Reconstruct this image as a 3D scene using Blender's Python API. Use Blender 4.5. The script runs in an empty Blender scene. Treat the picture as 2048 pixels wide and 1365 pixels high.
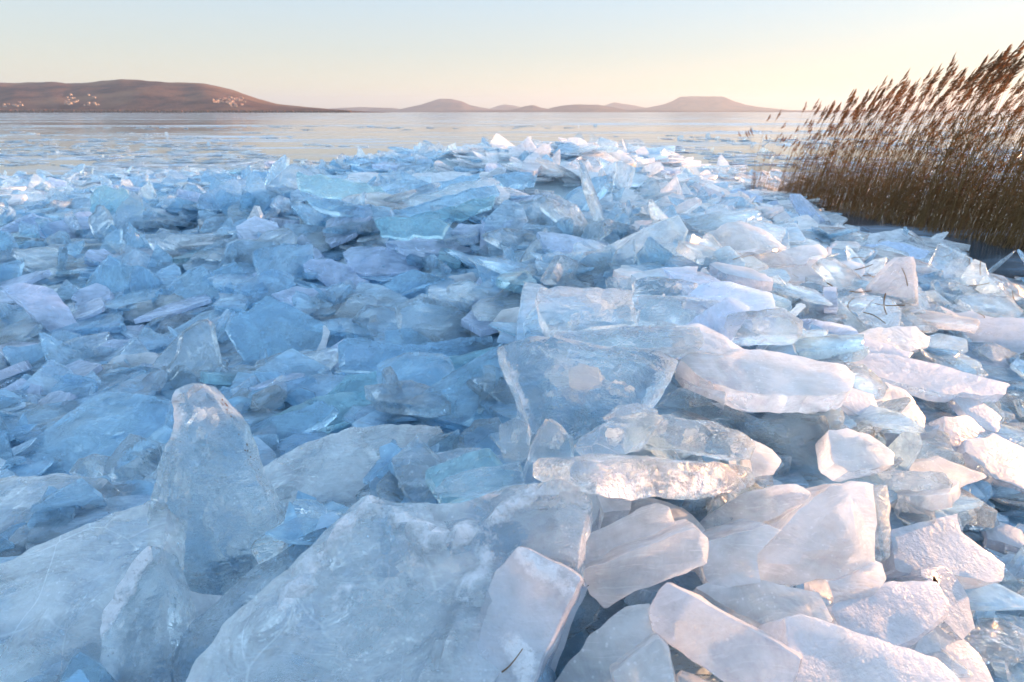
import bpy, math, random
import numpy as np
from mathutils import Vector, Matrix, noise
from mathutils.geometry import delaunay_2d_cdt
R = math.radians
rnd = random.Random(11)
sc = bpy.context.scene
COL = sc.collection

# ------------------------------------------------------------------ camera, sky, sun, exposure
CAMZ, PITCH, LENS = 1.6, R(21.92), 20.0
FPX = 1024 * LENS / 36.0
cam_d = bpy.data.cameras.new('camera'); cam = bpy.data.objects.new('camera', cam_d); COL.objects.link(cam)
cam.location = (0, 0, CAMZ); cam.rotation_euler = (R(90) - PITCH, 0, 0)
cam_d.lens = LENS; cam_d.sensor_width = 36; cam_d.clip_start = 0.02; cam_d.clip_end = 60000
cam_d.dof.use_dof = True; cam_d.dof.focus_distance = 1.55; cam_d.dof.aperture_fstop = 6.0
sc.camera = cam

SUN_EL, SUN_AZ = R(6.2), R(71)
w = bpy.data.worlds.new('World'); sc.world = w; w.use_nodes = True
nt = w.node_tree; nt.nodes.clear()
sky = nt.nodes.new('ShaderNodeTexSky'); sky.sky_type = 'NISHITA'; sky.sun_disc = False
sky.sun_elevation = SUN_EL; sky.sun_rotation = SUN_AZ; sky.air_density = 1.0; sky.dust_density = 0.6; sky.ozone_density = 2.0
bg = nt.nodes.new('ShaderNodeBackground'); bg.inputs[1].default_value = 0.15
wo = nt.nodes.new('ShaderNodeOutputWorld')
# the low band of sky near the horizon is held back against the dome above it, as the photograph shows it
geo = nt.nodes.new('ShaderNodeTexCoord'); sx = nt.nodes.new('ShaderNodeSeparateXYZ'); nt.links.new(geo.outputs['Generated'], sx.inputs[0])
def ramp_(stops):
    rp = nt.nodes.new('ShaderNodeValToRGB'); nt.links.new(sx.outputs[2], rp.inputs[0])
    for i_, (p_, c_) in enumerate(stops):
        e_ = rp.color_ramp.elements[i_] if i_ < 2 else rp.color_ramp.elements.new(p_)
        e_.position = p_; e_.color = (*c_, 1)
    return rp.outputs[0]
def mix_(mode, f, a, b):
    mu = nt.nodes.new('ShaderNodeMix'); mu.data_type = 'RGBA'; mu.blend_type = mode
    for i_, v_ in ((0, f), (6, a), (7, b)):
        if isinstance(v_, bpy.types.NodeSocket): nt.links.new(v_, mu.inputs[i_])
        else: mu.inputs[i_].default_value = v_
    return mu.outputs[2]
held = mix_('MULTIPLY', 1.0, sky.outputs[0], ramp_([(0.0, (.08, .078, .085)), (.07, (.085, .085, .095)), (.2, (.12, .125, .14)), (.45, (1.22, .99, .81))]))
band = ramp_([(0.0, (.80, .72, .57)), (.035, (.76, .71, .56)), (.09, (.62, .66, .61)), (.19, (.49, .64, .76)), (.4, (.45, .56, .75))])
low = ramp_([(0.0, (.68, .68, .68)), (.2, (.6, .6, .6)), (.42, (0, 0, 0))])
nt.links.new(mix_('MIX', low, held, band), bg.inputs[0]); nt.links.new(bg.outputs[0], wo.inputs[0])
sl = bpy.data.lights.new('sun', 'SUN'); sl.energy = 2.0; sl.angle = R(0.55); sl.color = (1.0, 0.50, 0.22)
so = bpy.data.objects.new('sun', sl); COL.objects.link(so)
sdir = Vector((math.sin(SUN_AZ) * math.cos(SUN_EL), math.cos(SUN_AZ) * math.cos(SUN_EL), math.sin(SUN_EL)))
so.rotation_euler = sdir.to_track_quat('Z', 'Y').to_euler(); so.location = (30, 30, 20)
sc.view_settings.view_transform = 'Standard'; sc.view_settings.look = 'None'; sc.view_settings.gamma = 1
sc.view_settings.exposure = 3.45
sc.render.engine = 'CYCLES'
cy = sc.cycles
cy.use_denoising = True; cy.max_bounces = 14; cy.transmission_bounces = 12; cy.glossy_bounces = 5; cy.diffuse_bounces = 5
cy.transparent_max_bounces = 8; cy.volume_bounces = 1; cy.caustics_reflective = True; cy.caustics_refractive = True
cy.blur_glossy = 0.6; cy.sample_clamp_indirect = 12.0

# ------------------------------------------------------------------ helpers
FW = Vector((0, math.cos(PITCH), -math.sin(PITCH))); UP = Vector((0, math.sin(PITCH), math.cos(PITCH))); EYE = Vector((0, 0, CAMZ))
def ray(px, py):
    return Vector((1, 0, 0)) * ((px / 2 - 512) / FPX) + UP * ((341 - py / 2) / FPX) + FW
def at_z(px, py, z):
    d = ray(px, py); return EYE + d * ((z - CAMZ) / d.z)
def project(p):
    q = Vector(p) - EYE; t = q.dot(FW)
    if t <= 0.02: return None
    return (512 + q.x / t * FPX) * 2, (341 - q.dot(UP) / t * FPX) * 2
def tag(o, label=None, cat=None, group=None, kind=None):
    if label: o['label'] = label
    if cat: o['category'] = cat
    if group: o['group'] = group
    if kind: o['kind'] = kind
    return o
def obj(name, me, mat=None, parent=None):
    o = bpy.data.objects.new(name, me); COL.objects.link(o)
    if mat is not None and me is not None and not me.materials: me.materials.append(mat)
    if parent is not None: o.parent = parent
    return o
def mesh(name, vs, fs, smooth=None):
    me = bpy.data.meshes.new(name); me.from_pydata([tuple(v) for v in vs], [], fs); me.update()
    if smooth is not None:
        me.polygons.foreach_set('use_smooth', [True] * len(me.polygons)); me.set_sharp_from_angle(angle=R(smooth))
    return me

# ------------------------------------------------------------------ materials
class NT:
    def __init__(s, name):
        s.m = bpy.data.materials.new(name); s.m.use_nodes = True; s.t = s.m.node_tree; s.t.nodes.clear()
        s.out = s.n('ShaderNodeOutputMaterial'); s.tc = s.n('ShaderNodeTexCoord')
    def n(s, typ, **kw):
        x = s.t.nodes.new(typ)
        for k, v in kw.items():
            if k[0] == '_': setattr(x, k[1:], v)
            else:
                i = x.inputs[int(k[1:])] if k[1:].isdigit() and k[0] == 'i' else x.inputs[k.replace('__', ' ')]
                if isinstance(v, bpy.types.NodeSocket): s.t.links.new(v, i)
                else: i.default_value = v
        return x
    def noise(s, vec, scale, detail=4, rough=.55, dist=0.0):
        return s.n('ShaderNodeTexNoise', Vector=vec, Scale=scale, Detail=detail, Roughness=rough, Distortion=dist).outputs[0]
    def ramp(s, fac, stops):
        r = s.n('ShaderNodeValToRGB', Fac=fac); e = r.color_ramp.elements
        for k, (p, c) in enumerate(stops):
            x = e[k] if k < 2 else e.new(p)
            x.position = p; x.color = c if len(c) == 4 else (*c, 1)
        return r.outputs[0]
    def g(s, fac, a, b):
        return s.ramp(fac, [(a, (0, 0, 0)), (b, (1, 1, 1))])
    def math(s, op, a, b=0.0, clamp=False):
        return s.n('ShaderNodeMath', _operation=op, _use_clamp=clamp, i0=a, i1=b).outputs[0]
    def mixc(s, f, a, b, mode='MIX'):
        x = s.n('ShaderNodeMix', _data_type='RGBA', _blend_type=mode)
        for k, v in ((0, f), (6, a), (7, b)):
            if isinstance(v, bpy.types.NodeSocket): s.t.links.new(v, x.inputs[k])
            else: x.inputs[k].default_value = v if k == 0 else (*v, 1)[:4]
        return x.outputs[2]
    def map(s, vec, scale, rot=(0, 0, 0)):
        return s.n('ShaderNodeMapping', Vector=vec, Scale=scale, Rotation=rot).outputs[0]
    def bump(s, h, strength, dist, normal=None):
        b = s.n('ShaderNodeBump', Height=h, Strength=strength, Distance=dist)
        if normal is not None: s.t.links.new(normal, b.inputs['Normal'])
        return b.outputs[0]
    def mixs(s, f, a, b):
        return s.n('ShaderNodeMixShader', i0=f, i1=a, i2=b).outputs[0]
    def fin(s, sh):
        s.t.links.new(sh, s.out.inputs[0]); return s.m

def ice(name, clear=(.74, .89, .965), body=(.62, .78, .92), deep=(.45, .70, .90), milk=.35, cloud=.45, rough=.12, snow=0.0, grain=.3, crk=0.0, wave=.3):
    """Lake ice: refracting clear ice mixed with cloudy ice full of bubbles; hoar frost as grains on top."""
    k = NT(name); v = k.tc.outputs['Object']
    isl = k.n('ShaderNodeNewGeometry').outputs['Random Per Island']; oi = k.n('ShaderNodeObjectInfo').outputs['Random']
    rn = k.math('FRACT', k.math('ADD', isl, oi))
    off = k.n('ShaderNodeVectorMath', _operation='ADD', i0=v, i1=k.n('ShaderNodeCombineXYZ', X=k.math('MULTIPLY', rn, 37.0), Y=k.math('MULTIPLY', rn, 11.0)).outputs[0]).outputs[0]
    cl = k.noise(off, 5.0, 6, .62, .8)
    warp = k.n('ShaderNodeVectorMath', _operation='ADD', i0=off, i1=k.n('ShaderNodeVectorMath', _operation='SCALE', i0=k.n('ShaderNodeTexNoise', Vector=off, Scale=3.0, Detail=2.0).outputs[1], Scale=.2).outputs[0]).outputs[0]
    st = k.noise(k.map(warp, (3, 8, 8), (0, .3, .5)), 2.2, 4, .5, .3)
    vor = k.n('ShaderNodeTexVoronoi', _feature='DISTANCE_TO_EDGE', Vector=k.map(warp, (1, 1, 1.6)), Scale=6.0, Randomness=1.0).outputs[0]
    crack = k.math('MULTIPLY', k.ramp(vor, [(0, (1, 1, 1)), (.016, (0, 0, 0))]), k.g(k.noise(off, 3.1, 2), .47, .62))
    fine = k.noise(off, 70, 3, .7); mid = k.noise(off, 16, 4, .6, .4)
    n1 = k.bump(st, wave, .06); n2 = k.bump(mid, wave * .8, .03, n1); n3 = k.bump(fine, grain, .006, n2)
    ccol = k.mixc(k.g(rn, .2, 1), clear, tuple(a * .7 + b * .3 for a, b in zip(clear, deep)))
    rr = k.math('ADD', k.math('MULTIPLY', k.g(cl, .35, .7), rough * 1.6), rough * .4)
    glass = k.n('ShaderNodeBsdfPrincipled', Base__Color=ccol, Roughness=rr, IOR=1.31, Normal=n3)
    glass.inputs['Transmission Weight'].default_value = 1.0
    bcol = k.mixc(k.g(k.math('ADD', k.math('MULTIPLY', cl, .6), k.math('MULTIPLY', rn, .5)), .35, .9), body, deep)
    diff = k.n('ShaderNodeBsdfPrincipled', Base__Color=bcol, Roughness=.16, IOR=1.31, Normal=n3)
    trl = k.n('ShaderNodeBsdfTranslucent', Color=bcol, Normal=n2)
    milky = k.mixs(.5, diff.outputs[0], trl.outputs[0])
    f = k.math('ADD', k.math('MULTIPLY', k.g(k.math('ADD', k.math('MULTIPLY', cl, .65), k.math('MULTIPLY', st, .35)), .42, .62), cloud), milk)
    # trapped bubbles in flocks, and fine scratches along one direction
    vb = k.n('ShaderNodeTexVoronoi', _feature='F1', Vector=off, Scale=85.0, Randomness=1.0).outputs[0]
    bub = k.math('MULTIPLY', k.ramp(vb, [(.10, (1, 1, 1)), (.24, (0, 0, 0))]), k.g(k.noise(off, 7, 3, .6), .5, .62))
    scr = k.g(k.noise(k.map(warp, (6, 90, 90), (0, .25, .45)), 1.6, 3, .6), .58, .66)
    f = k.math('ADD', f, k.math('ADD', k.math('MULTIPLY', bub, .22), k.math('MULTIPLY', scr, .09)))
    f = k.math('ADD', f, k.math('MULTIPLY', crack, crk), True)
    sh = k.mixs(f, glass.outputs[0], milky)
    sn = k.n('ShaderNodeBsdfPrincipled', Base__Color=(.68, .70, .77, 1), Roughness=.4, Normal=k.bump(k.noise(off, 120, 3, .75), .8, .008, k.bump(k.noise(off, 40, 3, .6), .7, .012, n2)))
    tl = k.n('ShaderNodeBsdfTranslucent', Color=(.78, .82, .90, 1))
    up = k.n('ShaderNodeSeparateXYZ', i0=k.n('ShaderNodeNewGeometry').outputs['Normal']).outputs[2]
    crust = k.n('ShaderNodeAttribute', _attribute_name='crust').outputs['Fac']
    pat = k.noise(off, 22, 5, .72)
    cov = k.math('MULTIPLY', k.g(k.math('ADD', k.math('MULTIPLY', k.noise(off, 9, 5, .7), .8), k.math('MULTIPLY', up, .35)), .46, .72), snow, True)
    cov = k.math('MAXIMUM', cov, k.g(k.math('ADD', k.math('MULTIPLY', pat, .9), crust), .78, 1.0))
    sh = k.mixs(cov, sh, k.mixs(.3, sn.outputs[0], tl.outputs[0]))
    return k.fin(sh)
M = {
    'clear': ice('clear_ice', milk=.02, cloud=.30, rough=.03, clear=(.86, .94, .98), body=(.78, .87, .95), deep=(.66, .80, .93), wave=.6, crk=.25, grain=.45),
    'glass': ice('glassy_ice', milk=.02, cloud=.28, rough=.025, clear=(.88, .95, .98), body=(.78, .87, .95), deep=(.66, .80, .93), wave=.6, crk=.2, grain=.4),
    'frost': ice('frosted_ice', milk=.26, cloud=.36, rough=.07, grain=.18, body=(.92, .92, .94), deep=(.82, .87, .94), snow=.15, wave=.25, clear=(.93, .955, .975)),
    'blue': ice('blue_ice', milk=.10, cloud=.42, rough=.08, clear=(.72, .89, .96), body=(.50, .72, .93), deep=(.42, .68, .90)),
    'plate': ice('pale_plate_ice', milk=.3, cloud=.5, rough=.18, body=(.70, .78, .94), deep=(.58, .71, .91), wave=.2),
    'snow': ice('snowy_ice', milk=.26, cloud=.40, rough=.15, body=(.70, .71, .79), deep=(.62, .67, .78), snow=.4, grain=.5, wave=.2),
    'teal': ice('turquoise_ice', milk=.12, cloud=.45, rough=.10, clear=(.74, .92, .96), body=(.52, .78, .90), deep=(.34, .65, .82)),
    'sheet': ice('wet_sheet_ice', milk=.10, cloud=.42, rough=.05, body=(.92, .93, .95), deep=(.82, .88, .95), clear=(.90, .955, .98), snow=.05, wave=.45, grain=.15, crk=.22),
    'bank': ice('packed_ice', milk=1.0, cloud=0, rough=.2, body=(.74, .87, .96), deep=(.60, .80, .94)),
    'rubble': ice('rubble_ice', milk=.12, cloud=.55, rough=.10, clear=(.80, .92, .97), body=(.64, .79, .94), deep=(.45, .69, .89)),
}
k = NT('fracture'); v = k.tc.outputs['Object']
a_ = k.math('MULTIPLY', k.g(k.math('ADD', k.math('MULTIPLY', k.noise(v, 26, 6, .7, .6), .6), k.math('MULTIPLY', k.noise(v, 9, 3), .4)), .47, .60), .75)
wh = k.n('ShaderNodeBsdfPrincipled', Base__Color=(.88, .92, .96, 1), Roughness=.25, Normal=k.bump(k.noise(v, 60, 4, .7), .8, .01))
M['fracture'] = k.fin(k.mixs(a_, k.n('ShaderNodeBsdfTransparent').outputs[0], k.mixs(.45, wh.outputs[0], k.n('ShaderNodeBsdfTranslucent', Color=(.86, .92, .97, 1)).outputs[0])))
def fractures(ob, P, thick, cnt, rg):
    lo = np.min(P, 0); hi = np.max(P, 0); size = min(hi - lo); done = 0
    for tr in range(60):
        if done >= cnt: break
        c = (rg.uniform(lo[0], hi[0]), rg.uniform(lo[1], hi[1])); an = rg.uniform(-.5, .5) + (1.57 if hi[1] - lo[1] > hi[0] - lo[0] else 0)
        L = size * rg.uniform(.18, .42); tl = rg.uniform(.35, 1.2); hh = .36 * thick / math.sin(tl)
        u = Vector((math.cos(an), math.sin(an), 0)); wv = Vector((-math.sin(an) * math.cos(tl), math.cos(an) * math.cos(tl), math.sin(tl)))
        if not all(inside(P, (c[0] + u.x * L * a1 + wv.x * hh * b1, c[1] + u.y * L * a1 + wv.y * hh * b1)) for a1 in (-1.15, 0, 1.15) for b1 in (-1.1, 1.1)): continue
        V = []; F = []; n1, n2 = 12, 6; sd = rg.random() * 50
        for i in range(n1):
            for j in range(n2):
                a1 = i / (n1 - 1) * 2 - 1; b1 = j / (n2 - 1) * 2 - 1
                e1 = 1 - .35 * a1 * a1 * abs(noise.noise((sd, b1 * 2, 0)) + .6)
                q = Vector((c[0], c[1], -thick * .5)) + u * (L * a1 * e1) + wv * (hh * b1 * (1 - .4 * a1 * a1))
                V.append(q + u.cross(wv) * noise.noise((a1 * 2 + sd, b1 * 2, 1)) * L * .16)
        for i in range(n1 - 1):
            for j in range(n2 - 1): F.append((i * n2 + j, (i + 1) * n2 + j, (i + 1) * n2 + j + 1, i * n2 + j + 1))
        obj('fracture', mesh('fracture', V, F, 180), M['fracture'], ob); done += 1
def plain(name, col, rough=.7, trans=0.0, var=.25, scale=8, spec=.3):
    k = NT(name); v = k.tc.outputs['Object']
    c = k.mixc(k.noise(v, scale, 4), tuple(x * (1 - var) for x in col), tuple(min(1, x * (1 + var)) for x in col))
    p = k.n('ShaderNodeBsdfPrincipled', Base__Color=c, Roughness=rough); p.inputs['Specular IOR Level'].default_value = spec
    sh = p.outputs[0]
    if trans: sh = k.mixs(trans, sh, k.n('ShaderNodeBsdfTranslucent', Color=c).outputs[0])
    return k.fin(sh)

# ------------------------------------------------------------------ height of the ice bank
CP = [(0,1365,.66),(500,1365,.72),(1000,1365,.76),(1500,1365,.70),(2048,1365,.42),(-500,1365,.6),(2500,1365,.3),
 (0,1100,.62),(350,1150,.6),(700,1050,.82),(1000,1000,.88),(1400,1100,.8),(1750,1100,.68),(2048,1100,.38),(-400,1050,.55),(2400,1000,.15),
 (0,900,.45),(300,850,.45),(600,850,.55),(850,850,.68),(1250,850,.92),(1600,850,.8),(1900,850,.52),(2048,850,.34),
 (0,700,.3),(300,700,.28),(600,720,.42),(900,720,.62),(1250,620,1.0),(1450,640,.95),(1750,700,.66),(2000,700,.3),(-400,700,.3),
 (0,570,.28),(300,560,.34),(600,560,.42),(850,580,.46),(1150,560,.82),(1400,545,.9),(1650,560,.62),(1900,590,.25),(2080,600,.05),
 (0,470,.28),(300,470,.34),(600,460,.55),(900,485,.12),(1060,470,.2),(800,490,.25),(1250,470,.82),(1450,450,.88),(1600,470,.5),(1800,490,.18),(2000,520,.0),
 (0,400,.3),(300,400,.36),(550,400,.6),(750,395,.85),(900,438,.3),(950,362,.94),(820,354,.94),(700,364,.88),(1150,400,.78),(1300,400,.74),(1450,400,.5),(1560,425,.12),(1700,460,.02),
 (0,358,.12),(250,354,.12),(450,345,.14),(600,335,.2),(650,352,.9),(1050,330,.95),(1220,345,.85),(1400,360,.3),(1500,380,.15),(1600,390,.0),
 (850,303,.75),(1000,296,.95),(1180,285,1.08),(1290,300,.75),(1380,330,.22),(1300,345,.6),(1550,350,.03),
 (0,338,-.1),(250,333,-.1),(450,322,-.1),(700,300,-.05),(850,283,.1),(1000,270,.2),(1200,262,.1),(1350,275,.0),(1450,300,.0),(1600,320,-.05),
 (1750,430,-.1),(1900,470,-.1),(2048,510,-.1),(2300,560,-.1),(2300,700,.0),(1700,350,-.1),(2000,350,-.1),(400,290,-.15),(0,290,-.15),(1000,250,-.15),(1500,260,-.15)]
def lp(x, y): 
    y = max(y, .12); return x / y, math.log(y) * .9
CXY = []; CZ = []
for px, py, z in CP:
    p = at_z(px, py, max(z, 0)); CXY.append(lp(p.x, p.y)); CZ.append(z)
CXY = np.array(CXY); CZ = np.array(CZ)
def Hn(x, y):
    x = np.asarray(x, float); y = np.maximum(np.asarray(y, float), .12)
    q = np.stack([x / y, np.log(y) * .9], -1)
    d2 = ((q[..., None, :] - CXY) ** 2).sum(-1) + .0015
    wt = d2 ** -2.0
    return (wt * CZ).sum(-1) / wt.sum(-1)
def H(x, y): return float(Hn(x, y))
TS = np.geomspace(.3, 40, 400)
def hit(px, py):
    d = np.array(ray(px, py)); P = np.array(EYE) + TS[:, None] * d
    f = P[:, 2] - np.maximum(Hn(P[:, 0], P[:, 1]), 0)
    i = np.argmax(f < 0)
    return TS[i] if f[i] < 0 else None

# ------------------------------------------------------------------ slab builder
def chaikin(P, c=.16):
    Q = []
    for i in range(len(P)):
        a = np.array(P[i]); b = np.array(P[(i + 1) % len(P)]); Q += [a * (1 - c) + b * c, a * c + b * (1 - c)]
    return Q
def resample(P, s):
    out = []
    for i in range(len(P)):
        a = np.array(P[i]); b = np.array(P[(i + 1) % len(P)]); n = max(1, int(round(np.linalg.norm(b - a) / s)))
        out += [a + (b - a) * j / n for j in range(n)]
    return np.array(out)
def segd(q, a, b):
    ax, ay = a; bx, by = b; dx, dy = bx - ax, by - ay; t = max(0, min(1, ((q[0] - ax) * dx + (q[1] - ay) * dy) / (dx * dx + dy * dy + 1e-12)))
    return math.hypot(q[0] - ax - t * dx, q[1] - ay - t * dy)
def inside(P, q):
    x, y = q; c = False; n = len(P); j = n - 1
    for i in range(n):
        if (P[i][1] > y) != (P[j][1] > y) and x < (P[j][0] - P[i][0]) * (y - P[i][1]) / (P[j][1] - P[i][1]) + P[i][0]: c = not c
        j = i
    return c
def slab(name, poly, thick, r=.008, s=.03, amp=.004, seed=0, wedge=(0, 0), jit=.3, crown=0.0, cut=.16, flare=0.0, ang=38, ridge=None):
    """A broken plate of ice: top and bottom sheets, rounded rough edge, uneven faces. Top face at z = 0."""
    poly = [np.array(p, float) for p in poly]; cut *= .55; r *= .5
    A = sum(poly[i][0] * poly[(i + 1) % len(poly)][1] - poly[(i + 1) % len(poly)][0] * poly[i][1] for i in range(len(poly)))
    if A < 0: poly.reverse()
    O = resample(chaikin(poly, cut), s * .6); n = len(O)
    size = math.sqrt(abs(A) / 2); r = min(r, thick * .42, size * .09); so_ = seed * 7.31
    T = np.roll(O, -1, 0) - np.roll(O, 1, 0); T /= np.linalg.norm(T, axis=1)[:, None] + 1e-9
    N = np.stack([-T[:, 1], T[:, 0]], 1)
    jt = np.array([noise.noise((o[0] * 9 + so_, o[1] * 9, 1)) * .6 + noise.noise((o[0] * 38 + so_, o[1] * 38, 5)) * .35 for o in O]) * s * jit
    O = O + N * jt[:, None]
    rr = r
    for tr in range(4):
        I = O + N * rr
        pts = [Vector(p) for p in I]
        lo = O.min(0); hi = O.max(0); g = []
        nx = int((hi[0] - lo[0]) / s) + 1; ny = int((hi[1] - lo[1]) / s) + 1
        if nx * ny < 6000:
            for a in range(nx):
                for b in range(ny):
                    q = np.array((lo[0] + (a + .5 * (b % 2)) * s, lo[1] + b * s))
                    if inside(I, q) and np.min(((I - q) ** 2).sum(1)) > (s * .55) ** 2: g.append(Vector(q))
        vs, es, fs, ov, oe, of = delaunay_2d_cdt(pts + g, [], [list(range(n))], 1, 1e-6)
        if len(vs) == n + len(g) and all(len(o) == 1 for o in ov): break
        rr *= .4
    m = len(vs); idx = {ov[i][0]: i for i in range(m)} if len(vs) == n + len(g) else None
    cx = O.mean(0)
    def zb(p): return -thick * (1 + wedge[0] * (p[0] - cx[0]) + wedge[1] * (p[1] - cx[1]))
    V = []; F = []; FR = []
    for v in vs:
        dd = 0
        if crown: dd = crown * (1 - math.exp(-np.min(((O - np.array(v)) ** 2).sum(1)) / (.3 * size) ** 2))
        fr = 0.0
        for pl, rh, rw, fa in ridge or ():
            dm = min(segd(v, pl[i], pl[i + 1]) for i in range(len(pl) - 1))
            e_ = math.exp(-(dm / rw) ** 2) * (.6 + .8 * abs(noise.noise((v[0] * 22 + so_, v[1] * 22, 7)))); dd += rh * e_; fr = max(fr, fa * min(1, e_ * 1.2))
        V.append((v[0], v[1], dd)); FR.append(fr)
    F += [tuple(f) for f in fs]
    if idx is None:
        order = list(range(n))
    else: order = [idx[i] for i in range(n)]
    rings = [order]
    mids = max(1, int(thick / (s * 1.1)))
    prof = [(rr * .3, rr * .3), (0, rr)]
    for kk in range(1, mids): prof.append((None, kk / mids))
    for off, dz in prof + [(0, -rr), (rr * .3, -rr * .3)]:
        rg = []
        for i in range(n):
            zt = zb(O[i])
            if off is None:
                z = zt * dz; o_ = -flare * dz * thick + noise.noise((O[i][0] * 14 + so_, O[i][1] * 14, z * 14)) * s * .35
            elif dz < 0: z = zt - dz; o_ = off - flare * thick
            else: z = -dz; o_ = off
            p = O[i] + N[i] * o_; V.append((p[0], p[1], z)); rg.append(len(V) - 1)
        rings.append(rg)
    base = len(V)
    for v in vs:
        q = np.array(v)
        V.append((v[0], v[1], zb(q)))
    F += [tuple(base + i for i in reversed(f)) for f in fs]
    rings.append([base + i for i in order])
    for a, b in zip(rings, rings[1:]):
        for i in range(n):
            j = (i + 1) % n; F.append((a[i], b[i], b[j], a[j]))
    W = []
    for v in V:
        p = Vector(v); q = Vector((p.x * 7 + so_, p.y * 7, p.z * 7)); q2 = Vector((p.x * 24 + so_, p.y * 24 + 3, p.z * 24))
        W.append(p + noise.noise_vector(q) * amp * 1.6 + noise.noise_vector(q2) * amp * .6)
    me = mesh(name, W, F, ang)
    if ridge:
        at = me.attributes.new('crust', 'FLOAT', 'POINT'); at.data.foreach_set('value', FR + [0.0] * (len(W) - len(FR)))
    return me

def frame(n, origin):
    z = Vector(n).normalized(); x = Vector((1, 0, 0)) - z * z.x
    if x.length < .2: x = Vector((0, 1, 0)) - z * z.y
    x.normalize(); y = z.cross(x)
    return Matrix(((x.x, y.x, z.x, origin.x), (x.y, y.y, z.y, origin.y), (x.z, y.z, z.z, origin.z), (0, 0, 0, 1)))

HEROES = []   # (pixel polygon, distance) for keeping the rubble out of their way
def hero(name, poly, n, thick, mat, label, lift=.04, r=.009, amp=.004, wedge=(0, 0), crown=0.0, jit=.55, cut=.08, flare=0.0, cat='ice block', group=None, ridge=None, ang=24):
    cx = sum(p[0] for p in poly) / len(poly); cyy = sum(p[1] for p in poly) / len(poly)
    t = hit(min(max(cx, -200), 2250), min(cyy, 1440)) or 8
    t -= lift
    o = EYE + ray(cx, cyy) * t
    n = Vector(n).normalized(); Mx = frame(n, o); inv = Mx.inverted()
    P = []; RG = []
    def onp(px, py):
        d = ray(px, py); den = d.dot(n); tt = (o - EYE).dot(n) / den if abs(den) > 1e-4 else t
        tt = min(max(tt, t * .62), t * 1.6)
        q = inv @ (EYE + d * tt); return (q.x, q.y)
    P = [onp(*p) for p in poly]
    for pl, rh, rw, fa in ridge or (): RG.append(([onp(*p) for p in pl], rh, rw, fa))
    s = max(.012, .017 * t * 1.1)
    me = slab(name, P, thick, r, s, amp, len(HEROES) + 1, wedge, jit, crown, cut, flare, ang, RG)
    ob = obj(name, me, M[mat]); ob.matrix_world = Mx
    tag(ob, label, cat, group)
    if mat in ('clear', 'glass', 'sheet') and t < 2.6: fractures(ob, P, thick, 4 if len(P) > 8 else 2, random.Random(len(HEROES)))
    HEROES.append((poly, t)); return ob

# ------------------------------------------------------------------ the setting
k = NT('lake_ice'); v = k.tc.outputs['Object']
st = k.noise(k.map(v, (.010, .09, 1)), 1.0, 6, .6, .6); sm = k.noise(k.map(v, (.12, .7, 1)), 1.0, 5, .6, .4)
f = k.g(k.math('ADD', k.math('MULTIPLY', st, .6), k.math('MULTIPLY', sm, .4)), .50, .58)
c = k.mixc(f, (.03, .05, .07), (.27, .36, .48))
rip = k.noise(k.map(v, (1.5, 4, 1)), 1.6, 4, .6)
p = k.n('ShaderNodeBsdfPrincipled', Base__Color=c, Roughness=k.math('ADD', k.math('MULTIPLY', f, .22), .07), IOR=1.31, Normal=k.bump(rip, .10, .03))
M['lake'] = k.fin(p.outputs[0])
me = mesh('lake', [(-30000, -3000, 0), (30000, -3000, 0), (30000, 30000, 0), (-30000, 30000, 0)], [(0, 1, 2, 3)])
tag(obj('lake', me, M['lake']), kind='structure')

# ice bank under the loose ice
na, nr = 150, 110
A = np.linspace(-2.4, 2.4, na); Y = np.geomspace(.16, 16, nr); V = []; F = []
AA, YY = np.meshgrid(A, Y); ZZ = Hn(AA * YY, YY)
for j in range(nr):
    for i in range(na):
        x, y = A[i] * Y[j], Y[j]; h = ZZ[j, i]
        V.append((x, y, (h - .10 + .05 * noise.noise((x * 6, y * 6, 0))) if h > .03 else -.12))
for j in range(nr - 1):
    for i in range(na - 1):
        q = (j * na + i, j * na + i + 1, (j + 1) * na + i + 1, (j + 1) * na + i)
        if max(V[z][2] for z in q) > -.11: F.append(q)
tag(obj('ice_bank', mesh('ice_bank', V, F, 60), M['bank']), kind='structure')

# ------------------------------------------------------------------ hills, far shore
def hill(name, prof, dist, depth, mat, shoulder=.5, bumps=.08, label=None):
    """Ridge of land: skyline given as picture columns and heights, laid out as ground with real depth."""
    xs = [p[0] for p in prof]; hs = [p[1] for p in prof]
    V = []; F = []; nu, nv = 160, 26
    for i in range(nu):
        px = xs[0] + (xs[-1] - xs[0]) * i / (nu - 1); h = np.interp(px, xs, hs) * .90
        d = ray(px, 223); g = Vector((d.x, d.y, 0)) / d.y
        for j in range(nv):
            u = j / (nv - 1) * 2 - 1; yy = dist + u * depth
            prof_v = max(0, 1 - abs(u) ** 1.7) if u < 0 else max(0, 1 - u * u)
            z = h / 2 / FPX * dist * prof_v
            z += z * bumps * (noise.noise((px * .012, u * 3 + 5, dist)) + .5 * noise.noise((px * .03, u * 6, 3))) * (1 - abs(prof_v - .5))
            P = g * yy; V.append((P.x, P.y, max(z, 0) - (.5 if prof_v <= 0 else 0)))
    for i in range(nu - 1):
        for j in range(nv - 1):
            F.append((i * nv + j, (i + 1) * nv + j, (i + 1) * nv + j + 1, i * nv + j + 1))
    return tag(obj(name, mesh(name, V, F, 180), mat), kind='structure')
k = NT('winter_forest'); v = k.tc.outputs['Object']
c = k.mixc(k.g(k.noise(v, .006, 7, .7), .38, .62), (.040, .026, .028), (.13, .068, .05))
c = k.mixc(k.math('MULTIPLY', k.g(k.noise(k.map(v, (1, 1, 1)), .0022, 3), .5, .62), .7), c, (.17, .10, .065))
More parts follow.
